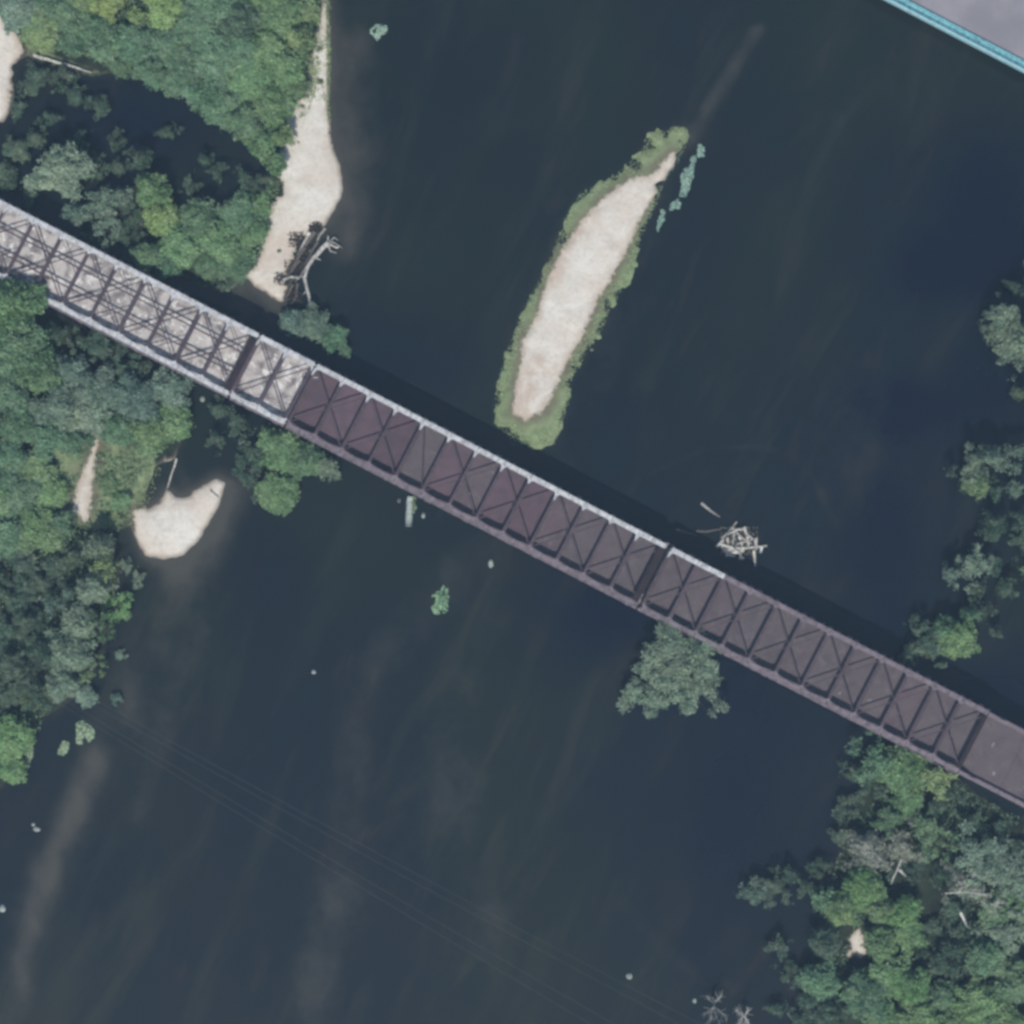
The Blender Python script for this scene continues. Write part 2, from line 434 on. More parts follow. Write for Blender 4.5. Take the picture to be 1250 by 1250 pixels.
def shade_pool(x, y, rx, ry, k):
    global deep_shade
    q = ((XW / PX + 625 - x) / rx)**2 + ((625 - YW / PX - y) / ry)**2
    deep_shade = deep_shade + k * np.exp(-q * (1 + .8 * fine_n))
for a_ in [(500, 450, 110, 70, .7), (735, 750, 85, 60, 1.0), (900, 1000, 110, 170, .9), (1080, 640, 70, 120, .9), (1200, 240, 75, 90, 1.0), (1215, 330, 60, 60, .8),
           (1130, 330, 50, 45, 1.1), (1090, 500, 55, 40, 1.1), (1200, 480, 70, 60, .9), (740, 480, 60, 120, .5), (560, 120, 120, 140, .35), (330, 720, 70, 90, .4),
           (1210, 860, 80, 60, 1.0), (150, 150, 120, 60, .8), (1080, 870, 50, 50, .5), (1000, 800, 160, 60, .6)]: shade_pool(*a_)
m, t, b = new_mat('river water'); p = geo_pos(t)
sh = attr(t, 'shoal'); dp = attr(t, 'deep_shade'); bg_ = attr(t, 'tone')
wc = mixc(t, smooth(t, bg_, .3, .7), (.0048, .0100, .0135), (.0080, .0140, .0105))
wc = mixc(t, math_(t, 'MULTIPLY', smooth(t, noise(t, .045, 4, .6, p), .4, .7), .5), wc, (.0105, .0115, .0125))
mr = N(t, 'ShaderNodeMapping'); mr.inputs['Rotation'].default_value = (0, 0, math.radians(26)); t.links.new(p, mr.inputs[0])
mp = N(t, 'ShaderNodeMapping'); mp.inputs['Scale'].default_value = (.095, .022, 1); t.links.new(mr.outputs[0], mp.inputs[0])
st1 = noise(t, 1.0, 6, .68, mp.outputs[0], .4)
wc = mixc(t, math_(t, 'MULTIPLY', smooth(t, st1, .48, .72), .75), wc, (.0225, .0255, .0185))
mp2 = N(t, 'ShaderNodeMapping'); mp2.inputs['Scale'].default_value = (.15, .035, 1); mp2.inputs['Location'].default_value = (31, 7, 0); t.links.new(mr.outputs[0], mp2.inputs[0])
wc = mixc(t, math_(t, 'MULTIPLY', smooth(t, noise(t, 1.0, 6, .7, mp2.outputs[0], .5), .56, .76), .8), wc, (.0270, .0225, .0190))
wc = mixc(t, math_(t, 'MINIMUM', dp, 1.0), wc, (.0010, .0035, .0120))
shn = math_(t, 'ADD', sh, math_(t, 'MULTIPLY', math_(t, 'SUBTRACT', noise(t, .42, 6, .8, p), .5), .55))
wc = mixc(t, math_(t, 'MULTIPLY', smooth(t, shn, .08, 1.0), .92), wc, (.064, .061, .050))
t.links.new(wc, b.inputs['Base Color']); b.inputs['Roughness'].default_value = .22
b.inputs['IOR'].default_value = 1.33; b.inputs['Specular IOR Level'].default_value = .5
bump(t, b, noise(t, .8, 4, .6, p), .2, .1)
water = grid_mesh('water', aw, aw, np.zeros(XW.shape), m, {'shoal': shoal, 'deep_shade': np.clip(deep_shade, 0, 1), 'tone': big + .5})
tag(water, kind='structure')

# ------------------------------------------------------------------ truss bridge
ZD, ZT = 5.5, 7.6
NL = lambda x: 247 + .5168 * x
SLn = lambda x: 336.5 + .5168 * x
A0 = P(0, NL(0), ZT); A1 = P(1000, NL(1000), ZT); B0 = P(0, SLn(0), ZT)
U = (A1 - A0).normalized(); V = Vector((-U.y, U.x, 0))
wid = (A0 - B0).dot(V); HW = wid / 2
O = A0 - V * HW; O.z = 0
def B(u, v, z): return O + U * u + V * v + Vector((0, 0, z))
def uN(x): return (P(x, NL(x), ZT) - O).dot(U)
bridge = empty('truss_bridge', B(uN(600), 0, 0))
tag(bridge, 'long narrow steel truss bridge crossing the river from upper left to lower right', 'bridge')
inv = Vector(bridge.location)
def L(p): return Vector(p) - inv
class BB(MB):
    def build(self, name, mat, parent=None, smooth=False):
        self.v = [L(v) for v in self.v]
        return super().build(name, mat, parent, smooth)
def bar_set(a, b, n): return [a + (b - a) * i / n for i in range(n + 1)]
spans = [
    ([-60.6, -26.4, 8] + [42, 76.5, 110.5, 144.5, 179, 213.5, 248, 281, 315], 'pale', 'pale'),
    ([318, 350.5, 383.5], 'pale', 'pale'),
    (bar_set(386.5, 813, 13), 'pale', 'lilac'),
    (bar_set(820, 1207, 12), 'lilac', 'lilac')]
dw = HW + .35
for si, (bars, nc, sc) in enumerate(spans):
    us = [uN(x) for x in bars]
    u0, u1 = us[0] - .15, us[-1] + .15
    fr = BB()
    for v in (-HW + 1.5, -HW * .4, HW * .4, HW - 1.5): fr.beam(B(u0, v, ZD - .75), B(u1, v, ZD - .75), .3, .5)
    span = fr.build('truss_span', M['rust'], bridge)
    if si < 2: span['label'] = 'western span with bleached patchy deck'
    # lower chords
    for v in (-HW, HW):
        BB().beam(B(u0, v, ZD - .35), B(u1, v, ZD - .35), .62, .55).build('bottom_chord', M['chord_lilac'], span)
    for i, u in enumerate(us):
        x = bars[i]
        BB().beam(B(u, -dw - .25, ZD - .80), B(u, dw + .25, ZD - .80), .35, .38).build('floor_beam', M['rust'], span)
        end = i in (0, len(us) - 1)
        wst = .70 if end else random.uniform(.50, .70)
        off = 0
        if si == 0 and i == len(us) - 1: wst = 1.25; off = -.5  # beam widened to stand in for the shadow gap at the span joint
        if si == 2 and i == len(us) - 1: wst = 1.25; off = -.5  # widened likewise, its dark band replaces the joint shadow
        if si == 3 and i == len(us) - 1: wst = .8; off = -.3
        BB().beam(B(u + off, -HW + .45, ZT - .16), B(u + off, HW - .45, ZT - .16), wst, .3).build('portal_beam' if end else 'cross_strut', M['shadow_steel' if wst > .79 else 'strut'], span)
        for sgn in (-1, 1):
            light = (nc if sgn > 0 else sc) == 'pale'
            if sgn > 0 and si == 3 and x < 885: light = True
            cm = M['chord_pale'] if light else M['chord_lilac']
            BB().beam(B(u, sgn * HW, ZD - .06), B(u, sgn * HW, ZT - .36), .34, .34, U).build('vertical_post', cm, span)
            # horizontal gusset plate at the strut end, curved inward
            lg = random.uniform(.5, 1.5) if light and sgn > 0 else .45
            lo, hi = (0, 1) if i == 0 else ((-1, 0) if i == len(us) - 1 else (-1, 1))
            e = sgn * (HW - .42)
            q = [(B(u + lo * .85, e, 0)), (B(u + lo * .34, e - sgn * .22, 0)), (B(u + lo * .08, e - sgn * lg, 0)),
                 (B(u + hi * .08, e - sgn * lg, 0)), (B(u + hi * .34, e - sgn * .22, 0)), (B(u + hi * .85, e, 0))]
            if lo == 0: q = q[1:] ; q[0] = B(u - .15, e, 0); q[1] = B(u - .15, e - sgn * lg, 0)
            if hi == 0: q = q[:-1]; q[-1] = B(u + .15, e, 0); q[-2] = B(u + .15, e - sgn * lg, 0)
            if sgn > 0: q = q[::-1]
            if not (wst > .7 or (si == 3 and sgn > 0 and 850 < x < 885)): BB().prism(q, ZT - .005, ZT + .03).build('gusset_plate', cm, span)
        # bracket outside the southern and northern truss
        for sgn in (-1, 1):
            BB().beam(B(u + .0, sgn * (HW + .3), ZD + .1), B(u, sgn * (HW + .85), ZD + .1), .9, .12).build('bracket', M['chord_lilac'], span)
    for i in range(len(us) - 1):
        a, c = us[i], us[i+1]; mid = (a + c) / 2; x = (bars[i] + bars[i+1]) / 2
        dm = M['deck_pale'] if si < 2 else (M['deck_red'] if si == 2 and (i < 4 or i in (5, 7, 8)) else M['deck'])
        bx = BB().prism([B(a + .02, -dw, 0), B(c - .02, -dw, 0), B(c - .02, dw, 0), B(a + .02, dw, 0)], ZD - .5, ZD + random.uniform(-.02, .02))
        bx.build('deck_panel', dm, span)
        for sgn in (-1, 1):
            light = (nc if sgn > 0 else sc) == 'pale'
            if sgn > 0 and si == 3 and x < 885: light = True
            cm = M['chord_pale'] if light else M['chord_lilac']
            cw = .92 if sgn > 0 else .84
            v = sgn * HW
            for (fa, fb) in ((0, .5), (.5, 1)):
                BB().beam(B(a + (c-a)*fa + .05, v, ZT - .18), B(a + (c-a)*fb - .05, v, ZT - .18), cw, .36).build('top_chord', cm, span)
            # lattice cover plates standing proud of the chord
            for q in range(2):
                uu = a + (c - a) * (.25 + .5 * q) + random.uniform(-.1, .1)
                BB().beam(B(uu - .75, v, ZT + .02), B(uu + .75, v, ZT + .02), cw - .28, .05).build('cover_plate', cm, span)
            # web diagonals
            up = (i % 2 == 0)
            za, zb = (ZD + .1, ZT - .45) if up else (ZT - .45, ZD + .1)
            BB().beam(B(a + .1, v, za), B(c - .1, v, zb), .26, .26).build('diagonal', cm, span)
            for fq in (.3, .72): BB().beam(B(a + (c-a)*fq, sgn*(HW+.3), ZD + .1), B(a + (c-a)*fq, sgn*(HW + random.uniform(.7, .95)), ZD + .1), random.uniform(.5, 1.3), .12).build('bracket', M['chord_lilac'], span)
            # outside handrail
            if sgn < 0:
                rr = BB().beam(B(a + .03, v - .75, ZD + 1.05), B(c - .03, v - .75, ZD + 1.05), .09, .09)
                for q in range(3): rr.beam(B(a + (c-a)*(q+.5)/3, v - .75, ZD - .3), B(a + (c-a)*(q+.5)/3, v - .75, ZD + 1.0), .07, .07, U)
                rr.beam(B(a + .03, v - .62, ZD - .12), B(c - .03, v - .62, ZD - .12), .30, .10)
                rr.build('handrail', M['chord_lilac'], span)
        # overhead X bracing: crosses at every second strut
    st = 1 if si in (2, 3) else (1 if si == 1 else 0)
    nbar = len(us)
    first = 0
    if si == 0: first = 1
    i = first
    while i < nbar - 1:
        j = i + 1 if (si == 2 and i == 4) else min(i + 2, nbar - 1)
        for s1 in (-1, 1):
            if j - i == 2:
                BB().beam(B(us[i] + .2, s1 * (HW - .55), ZT - .42 - .05 * s1), B(us[j] - .2, -s1 * (HW - .55), ZT - .42 - .05 * s1), .22, .09).build('cross_brace', M['strut'], span)
            else:
                if s1 > 0: BB().beam(B(us[i] + .2, s1 * (HW - .55), ZT - .42), B(us[j] - .2, -s1 * (HW - .55), ZT - .42), .19, .09).build('cross_brace', M['strut'], span)
        i = j
    if si == 0:
        for v in (1.9, -2.1):
            BB().beam(B(us[0], v, ZT - .6), B(us[-1], v, ZT - .6), .3, .12).build('longitudinal_brace', M['strut'], span)
        i = 1
        while i < nbar - 1:   # secondary light bracing
            for s1 in (-1, 1):
                if (i + s1) % 3: BB().beam(B(us[i], s1 * (HW - .55), ZT - .75), B(us[i+1], s1 * .3, ZT - .75), .14, .08).build('cross_brace', M['strut'], span)
            i += 1
    # inclined end posts
    for uu, dr in ((us[0], -1), (us[-1], 1)):
        if si in (1,) or (si == 2 and dr > 0) or (si == 3 and dr < 0) or (si == 0) or (si == 2): continue
        for sgn in (-1, 1):
            BB().beam(B(uu, sgn * HW, ZT - .3), B(uu + dr * 4.4, sgn * HW, ZD + .1), .5, .4).build('end_post', M['chord_lilac'], span)
# west approach beyond the frame and east approach
for (xa, xb, dm, nn) in ((-420, -61.5, 'deck_pale', 5), (1209, 1500, 'deck', 6)):
    ua, ub = uN(xa), uN(xb)
    ap = BB()
    for v in (-HW + 1.2, 0, HW - 1.2): ap.beam(B(ua, v, ZD - .9), B(ub, v, ZD - .9), .4, .7)
    sp = ap.build('approach_span', M['rust'], bridge)
    for i in range(nn):
        a = ua + (ub - ua) * i / nn; c = ua + (ub - ua) * (i + 1) / nn
        BB().prism([B(a + .02, -dw, 0), B(c - .02, -dw, 0), B(c - .02, dw, 0), B(a + .02, dw, 0)], ZD - .55, ZD).build('deck_panel', M[dm], sp)
        for sgn in (-1, 1):
            v = sgn * HW
            BB().beam(B(a, v, ZD + .25), B(c - .05, v, ZD + .25), .95, .5).build('parapet', M['chord_lilac'], sp)
            if xa > 0:
                rr = BB().beam(B(a, v, ZD + 1.2), B(c - .05, v, ZD + 1.2), .12, .12)
                for q in range(4): rr.beam(B(a + (c-a)*(q+.5)/4, v, ZD + .5), B(a + (c-a)*(q+.5)/4, v, ZD + 1.15), .1, .1, U)
                rr.build('handrail', M['chord_lilac'], sp)
def pier(u):
    pb = BB()
    for v in (-HW * .72, HW * .72):
        c0 = B(u, v, 0)
        pb.tube([c0 + Vector((0, 0, -2.4)), c0 + Vector((0, 0, ZD - 2.0))], [1.0, .85], 14)
    pb.beam(B(u, -HW - .1, ZD - 1.55), B(u, HW + .1, ZD - 1.55), 1.5, .95)
    pb.build('pier', M['concrete'], bridge)
for x in (-61, 316.5, 385, 816.5, 1208): pier(uN(x))
# small things on the deck
for (x, y, w, h, a, nm, mt) in ((383, 461, .5, .9, .5, 'plate_scrap', 'chord_pale'), (1212, 909, 2.6, .25, -.1, 'plate_scrap', 'chord_lilac')):
    c0 = P(x, y, ZD); mb = MB(); d = Vector((math.cos(a - .47), math.sin(a - .47), 0))
    mb.beam(c0 - d * h + Vector((0, 0, .08)), c0 + d * h + Vector((0, 0, .08)), w * .4, .1)
    o = mb.build('metal_scrap', M[mt])
    tag(o, 'small pale metal scrap lying on the bridge deck by the second span joint' if x < 500 else 'thin pale metal strip lying on the deck beyond the eastern portal', 'scrap')

# ------------------------------------------------------------------ road bridge in the upper right corner
E0 = P(1085, 1, 7); E1 = P(1250, 87, 7)
RU = (E1 - E0).normalized(); RV = Vector((-RU.y, RU.x, 0))
RO = E0.copy(); RO.z = 0
def R(u, v, z): return RO + RU * u + RV * v + Vector((0, 0, z))
rb = empty('road_bridge', RO); tag(rb, 'wide grey road bridge with pale teal railing at the top right corner', 'bridge')
class RB(MB):
    def build(self, name, mat, parent=None, smooth=False):
        self.v = [Vector(v) - RO for v in self.v]
        return super().build(name, mat, parent, smooth)
RL = (-60, 80)
RB().prism([R(RL[0], 1.55, 0), R(RL[1], 1.55, 0), R(RL[1], 17, 0), R(RL[0], 17, 0)], 6.2, 7.0).build('road_deck', M['road'], rb)
RB().prism([R(RL[0], 0, 0), R(RL[1], 0, 0), R(RL[1], .38, 0), R(RL[0], .38, 0)], 5.2, 6.95).build('edge_beam', M['teal_pale'], rb)
RB().prism([R(RL[0], .38, 0), R(RL[1], .38, 0), R(RL[1], 1.55, 0), R(RL[0], 1.55, 0)], 6.3, 6.75).build('walkway', M['teal'], rb)
RB().prism([R(RL[0], 1.40, 0), R(RL[1], 1.40, 0), R(RL[1], 1.62, 0), R(RL[0], 1.62, 0)], 6.8, 7.55).build('kerb_rail', M['teal'], rb)
for vv, zz in ((.18, 7.9), (.18, 7.4)): RB().beam(R(RL[0], vv, zz), R(RL[1], vv, zz), .12, .1).build('rail', M['teal_pale'], rb)
u = RL[0]
post0 = None
while u < RL[1]:
    if post0 is None:
        post0 = RB().beam(R(0, .18, 6.95), R(0, .18, 7.95), .14, .14, RU).build('rail_post', M['teal_pale'], rb); o = post0
    else:
        o = post0.copy(); link(o, rb)
    o.location = RU * u
    u += 2.0
for vv in (2.5, 6, 9.5, 13, 16): RB().beam(R(RL[0], vv, 5.6), R(RL[1], vv, 5.6), .5, 1.1).build('girder', M['teal'], rb)
for uu in (-30, 40):
    pb = RB()
    for vv in (4, 12): pb.tube([R(uu, vv, -2.4), R(uu, vv, 5)], [1.1, 1.0], 14)
    pb.build('pier', M['concrete'], rb)
RB().beam(R(RL[0], 16.9, 7.4), R(RL[1], 16.9, 7.4), .3, .8).build('parapet', M['teal'], rb)

# ------------------------------------------------------------------ foliage
def leaf_cloud(name, pts, nrm, size, var, mat=M['leaf']):
    n = len(pts)
    nrm = nrm / (np.linalg.norm(nrm, axis=1, keepdims=True) + 1e-9)
    r = RNG.normal(size=(n, 3)); a = np.cross(nrm, r); a /= (np.linalg.norm(a, axis=1, keepdims=True) + 1e-9)
    b2 = np.cross(nrm, a)
    sz = size[:, None] if hasattr(size, 'shape') else np.full((n, 1), size)
    a = a * sz * .62; b2 = b2 * sz * .42
    q = np.stack([pts - a, pts - b2 * .9, pts + a, pts + b2 * .9], 1)
    m = bpy.data.meshes.new(name)
    m.vertices.add(4 * n); m.vertices.foreach_set('co', q.astype(np.float32).ravel())
    m.loops.add(4 * n); m.loops.foreach_set('vertex_index', np.arange(4 * n, dtype=np.int32))
    m.polygons.add(n); m.polygons.foreach_set('loop_start', np.arange(0, 4 * n, 4, dtype=np.int32))
    m.update(calc_edges=True)
    at = m.attributes.new('leafvar', 'FLOAT', 'POINT'); at.data.foreach_set('value', np.repeat(var, 4).astype(np.float32))
    m.materials.append(mat)
    return m

def canopy(name, R_, H_, n, leaf, holes, ragged, seed, lobes=None):
    """leaf sprays over an uneven, gappy canopy; returns the leaf mesh"""
    per = 7; nc = n // per
    if lobes is None:
        a = RNG.random(nc) * 6.283; q = np.sqrt(RNG.random(nc))
        out = .80 + ragged * fbm(np.cos(a) * 1.6 + seed * 3.1, np.sin(a) * 1.6 + seed * 1.7, 3, seed) + .5 * ragged * fbm(np.cos(a) * 5 + seed, np.sin(a) * 5, 2, seed + 3)
        x = np.cos(a) * q * R_ * out; y = np.sin(a) * q * R_ * out
        z = H_ * (.93 - .30 * q**2.2)
        zlow = RNG.random(nc) < .22
        z = np.where(zlow, z - RNG.random(nc) * H_ * .22, z)
    else:
        lb = np.array(lobes); w = lb[:, 3]**2; idx = RNG.choice(len(lb), nc, p=w / w.sum())
        a = RNG.random(nc) * 6.283; q = np.sqrt(RNG.random(nc)) * (1 + .5 * fbm(idx * 3.3 + np.cos(a) * 1.5, idx * 1.7 + np.sin(a) * 1.5, 2, seed))
        x = lb[idx, 0] + np.cos(a) * q * lb[idx, 3]; y = lb[idx, 1] + np.sin(a) * q * lb[idx, 3]
        z = lb[idx, 2] + lb[idx, 3] * .5 * (1 - q**2)
    e = .6
    def lump(x, y): return 1.5 * np.abs(fbm(x * .55 + seed * 9, y * .55, 3, seed + 5)) * 2 + .9 * fbm(x * 1.7, y * 1.7 + seed, 2, seed + 8)
    l0 = lump(x, y); gx = (lump(x + e, y) - l0) / e; gy = (lump(x, y + e) - l0) / e
    k = min(1.0, R_ / 4.5)
    z = z + (l0 - .7) * 1.75 * k
    h = fbm(x * .75 + seed * 5, y * .75 + seed, 3, seed + 11) + .10 * (1 - q)
    ok = h > -.34 + holes
    x, y, z, gx, gy, l0, q = [v[ok] for v in (x, y, z, gx, gy, l0, q)]
    m = len(x); cv = RNG.random(m)
    c = np.stack([x, y, z], 1)
    nr = np.stack([-gx * .85 + x / R_ * .25, -gy * .85 + y / R_ * .25, np.full(m, .95)], 1) + RNG.normal(size=(m, 3)) * .30
    pts = np.repeat(c, per, 0) + RNG.normal(size=(m * per, 3)) * np.array([.26, .26, .12]) * (.7 + .5 * k)
    nn = np.repeat(nr, per, 0) + RNG.normal(size=(m * per, 3)) * .32
    var = .42 * np.repeat(cv, per) + .30 * RNG.random(m * per) + .30 * np.clip(np.repeat(l0, per) * .6, 0, 1)
    return leaf_cloud(name, pts, nn, leaf * (.6 + .8 * RNG.random(m * per)), np.clip(var, 0, 1))

def trunk_mesh(name, lobes, h, r0):
    mb = MB()
    lean = Vector((random.uniform(-.3, .3), random.uniform(-.3, .3), 0))
    top = Vector((0, 0, h * .62)) + lean
    mb.tube([(0, 0, -1.2), (0, 0, h * .25), lean * .5 + Vector((0, 0, h * .45)), top], [r0 * 1.2, r0 * .85, r0 * .65, r0 * .3], 7, .15)
    for l in lobes:
        c = Vector(l[:3]); st = Vector((0, 0, h * random.uniform(.25, .5))) + lean * .3
        midp = st.lerp(c, .5) + Vector((0, 0, -.2))
        mb.tube([st, midp, c + Vector((0, 0, l[3] * .2))], [r0 * .4, r0 * .25, r0 * .08], 5, .1)
    m = bpy.data.meshes.new(name); m.from_pydata([tuple(v) for v in mb.v], [], mb.f); m.materials.append(M['bark']); m.shade_smooth(); m.update()
    return m

def make_lobes(R_, H_, n, style):
    out = []
    for i in range(n):
        a = random.uniform(0, 6.283); q = math.sqrt(random.random())
        if style == 'airy': q = .25 + .75 * q
        rad = q * R_ * (.78 if style != 'airy' else .88)
        z = H_ * (.86 - .34 * (q**2)) + random.uniform(-.10, .06) * H_
        lr = R_ * random.uniform(.24, .42) * (1.0 if style != 'airy' else .68)
        out.append((rad * math.cos(a), rad * math.sin(a) * random.uniform(.8, 1.0), z, lr))
    if style != 'airy': out.append((0, 0, H_ * .84, R_ * .42))
    return out

PROTO = {}
SPEC = {  # radius, height, lobes, leaves, variants, leaf size
    ('dense', 'L'): (5.6, 11.0, 17, 12000, 4, .40), ('dense', 'M'): (3.8, 8.0, 12, 6500, 6, .36), ('dense', 'S'): (2.3, 4.2, 8, 2400, 4, .30),
    ('airy', 'L'): (5.6, 12.0, 9, 9500, 3, .38), ('airy', 'M'): (3.8, 8.5, 8, 5400, 5, .34), ('airy', 'S'): (2.3, 4.0, 6, 2000, 4, .28)}
for (sty, sz), (r_, h_, nl, nn, nv, lf) in SPEC.items():
    PROTO[(sty, sz)] = []
    for q in range(nv):
        lob = make_lobes(r_, h_, nl, sty)
        cm = canopy('crown', r_, h_, nn, lf, .35 if sty == 'airy' else .14, 2.2 if sty == 'airy' else 1.15, len(PROTO) * 7 + q)
        tm = trunk_mesh('trunk', lob, h_, .16 + .028 * h_)
        PROTO[(sty, sz)].append((cm, tm, r_, h_))

COL = {
    'teal': (.092, .168, .092), 'green': (.122, .210, .086), 'lime': (.270, .350, .120), 'olive': (.165, .225, .095), 'bright': (.140, .265, .090),
    'grey': (.185, .235, .180), 'dark': (.050, .090, .060), 'brown': (.19, .17, .15), 'shade_teal': (.034, .058, .048), 'blue': (.120, .170, .145)}  # the dimmest teal has tree shade painted into the leaf colour
WORD = {'teal': 'teal', 'green': 'green', 'lime': 'lime', 'olive': 'olive', 'bright': 'bright green',
        'grey': 'grey-green', 'dark': 'dark', 'brown': 'brownish', 'shade_teal': 'dim', 'blue': 'dusty blue-green'}
TH = 'in the thicket between the backwater and the top edge'
PO = 'standing in the dark backwater north of the bridge'
WS = 'in the wood at the left edge below the bridge'
BK = 'on the wooded left bank beside the sand path'
BL = 'on the left bank below the sand spit'
SE = 'in the wood at the lower right corner'
SB = 'beside the south edge of the bridge at the right'
RT = 'standing along the flooded right bank above the bridge'
def finer(x, y, w):
    if w == TH:
        if y < 32: return 'along the top edge of the thicket left of the sand bar'
        if x > 318: return 'in the thicket close beside the sand bar'
        if x < 112: return 'in the thicket just above the thin pale log'
        if y > 88: return 'on the thicket shore facing the dark backwater'
        return 'in the thicket below the lime green trees' if x < 232 else 'in the middle of the thicket left of the sand bar'
    if w == PO: return 'in the backwater group near the sand bar' if x > 255 else ('in the backwater group against the bridge' if y > 305 else 'in the middle of the backwater group')
    if w == WS: return 'just above the sand path, below the bridge' if y > 505 else ('close to the pale bridge spans at left' if x > 100 else 'at the left edge below the bridge')
    if w == BK: return 'left of the sand path above its middle' if y < 600 else 'left of the foot of the sand path'
    if w == BL: return 'on the upper bank just below the sand spit' if y < 730 else ('on the lower bank at the waterline' if x > 80 else 'inland on the lower left bank')
    if w == RT: return 'in the upper tree group at the right edge' if y < 480 else ('in the middle tree group at the right edge' if y < 620 else 'in the lower tree group at the right edge')
    if w == SB: return 'under the bridge edge at the lower right' if y < 952 else 'one row below the bridge at the lower right'
    if w == SE:
        if y > 1215: return 'along the bottom edge of the lower right wood'
        if x > 1195: return 'at the right edge, above the bottom corner' if y > 1090 else 'at the right edge below the bridge approach'
        if x < 1035: return 'on the water side of the lower right wood'
        if y < 1085: return 'near the slender white dead trunk'
        return 'around the bare sandy patch of the lower right wood' if x < 1100 else 'right of the bare sandy patch in the wood'
    return w
TN = []
def tree(px, py, r_px, colr, sty='dense', h=None, where='', label=None, dense=True):
    big = {TH: 1.18, WS: 1.18, BK: 1.08, BL: 1.08, SE: 1.15, SB: 1.15, PO: 1.15}.get(where, 1.0)
    Rm = r_px * PX * big
    sz = 'L' if Rm > 4.7 else ('M' if Rm > 2.9 else 'S')
    pr = PROTO[(sty, sz)][len(TN) % len(PROTO[(sty, sz)])]
    TN.append(1)
    cm, tm, r0, h0 = pr
    k = Rm / r0
    hh = h if h is not None else h0 * k
    base = P(px, py, hh * .8); base.z = 0.1
    name = 'shrub' if hh < 3.4 else ('willow_tree' if sty == 'airy' else 'broadleaf_tree')
    kind = {'shrub': 'shrub', 'willow_tree': 'sparse tree', 'broadleaf_tree': 'tree'}[name]
    root = empty(name, base, random.uniform(0, 6.283))
    kz = hh / h0
    for nm, me in (('crown', cm), ('trunk', tm)):
        o = bpy.data.objects.new(nm, me); link(o, root)
        o.scale = (k, k * random.uniform(.9, 1.1), kz)
        c = COL[colr]; j = random.uniform(.86, 1.14); j2 = random.uniform(.92, 1.08)
        o.color = (c[0]*j*j2, c[1]*j, c[2]*j/j2, 1)
    cat = 'shrub' if name == 'shrub' else 'tree'
    if label: tag(root, label, cat)
    else:
        where = finer(px, py, where)
        if Rm > 3.9: kind = 'large ' + kind
        elif Rm < 2.2 and kind != 'shrub': kind = 'small ' + kind
        w = f"{WORD[colr]} {kind} {where}"
        tag(root, w, cat, f"{WORD[colr]} {kind}s {where}".replace('trees', 'trees'))
    return root

for a_ in [(20, 8, 27, 'grey'), (45, 25, 24, 'olive'), (75, 12, 24, 'teal'), (100, 38, 22, 'teal'), (50, 42, 19, 'olive'), (88, 48, 18, 'teal'),
           (130, 50, 26, 'teal'), (165, 60, 25, 'teal'), (205, 55, 27, 'teal'), (240, 22, 28, 'teal'), (262, 68, 28, 'teal'), (290, 28, 24, 'dark'),
           (222, 92, 22, 'teal'), (300, 100, 26, 'green'), (325, 60, 25, 'green'), (345, 22, 24, 'green'), (350, 80, 22, 'green'), (332, 128, 24, 'green'),
           (366, 48, 16, 'olive'), (362, 108, 13, 'olive'), (300, 148, 20, 'teal'), (320, 176, 16, 'green'), (337, 200, 12, 'green'), (372, 10, 16, 'olive'),
           (182, 84, 18, 'teal'), (270, 125, 21, 'teal'), (240, 112, 16, 'teal'), (150, 80, 14, 'teal'), (300, 60, 22, 'teal'),
           (345, 165, 12, 'olive'), (330, 5, 22, 'green'), (258, -5, 26, 'teal'), (60, -8, 24, 'teal'), (100, -12, 24, 'olive')]:
    tree(*a_[:4], 'dense', h=random.uniform(4.0, 7.0), where=TH)
tree(128, 2, 22, 'lime', h=7.5, label='pale yellow-green tree cut by the top edge, left of the small round one')
tree(165, 17, 13, 'lime', h=7.5, label='small round pale yellow-green tree near the top edge')
tree(200, 6, 25, 'lime', h=8, label='large pale yellow-green tree at the top edge, right of the small round one')
tree(44, 98, 20, 'shade_teal', 'airy', 4.5, label='dim blue-green tree just below the thin log by the white sand patch')
tree(75, 96, 15, 'shade_teal', 'airy', 4.0, label='small dim tree below the right end of the thin log')
tree(122, 128, 15, 'shade_teal', 'airy', 3.6, label='faint low tree in the middle of the dark backwater')
tree(60, 146, 13, 'shade_teal', 'airy', 3.5, label='faint small clump at the left end of the dark backwater')
tree(72, 208, 36, 'grey', 'dense', 10, label='large grey-green tree north of the bridge near the left edge')
tree(90, 258, 14, 'blue', 'dense', 6, label='small dusty tree touching the bridge below the large grey-green one')
tree(172, 192, 18, 'shade_teal', 'airy', 7, label='dim tree at the north tip of the tree group in the backwater')
tree(182, 232, 24, 'green', 'dense', 8.5, label='green tree above the yellowish one in the backwater group')
tree(194, 268, 24, 'lime', 'dense', 8.0, label='yellowish green tree north of the bridge in the backwater group')
tree(222, 300, 27, 'green', 'dense', 7, where=PO)
tree(240, 268, 24, 'teal', 'dense', 7, where=PO)
tree(262, 292, 25, 'green', 'dense', 6.5, where=PO)
tree(286, 262, 22, 'teal', 'dense', 5.5, where=PO)
tree(280, 318, 22, 'teal', 'dense', 4.5, where=PO)
tree(318, 252, 15, 'green', 'dense', 4.5, where=PO)
tree(304, 285, 20, 'green', 'dense', 4.5, where=PO)
tree(252, 322, 18, 'teal', 'dense', 5.5, where=PO)
tree(178, 312, 17, 'teal', 'dense', 6, where=PO)
tree(206, 322, 16, 'teal', 'dense', 6, where=PO)
tree(302, 222, 14, 'shade_teal', 'airy', 4, where=PO)
tree(268, 210, 12, 'shade_teal', 'airy', 3.5, where=PO)
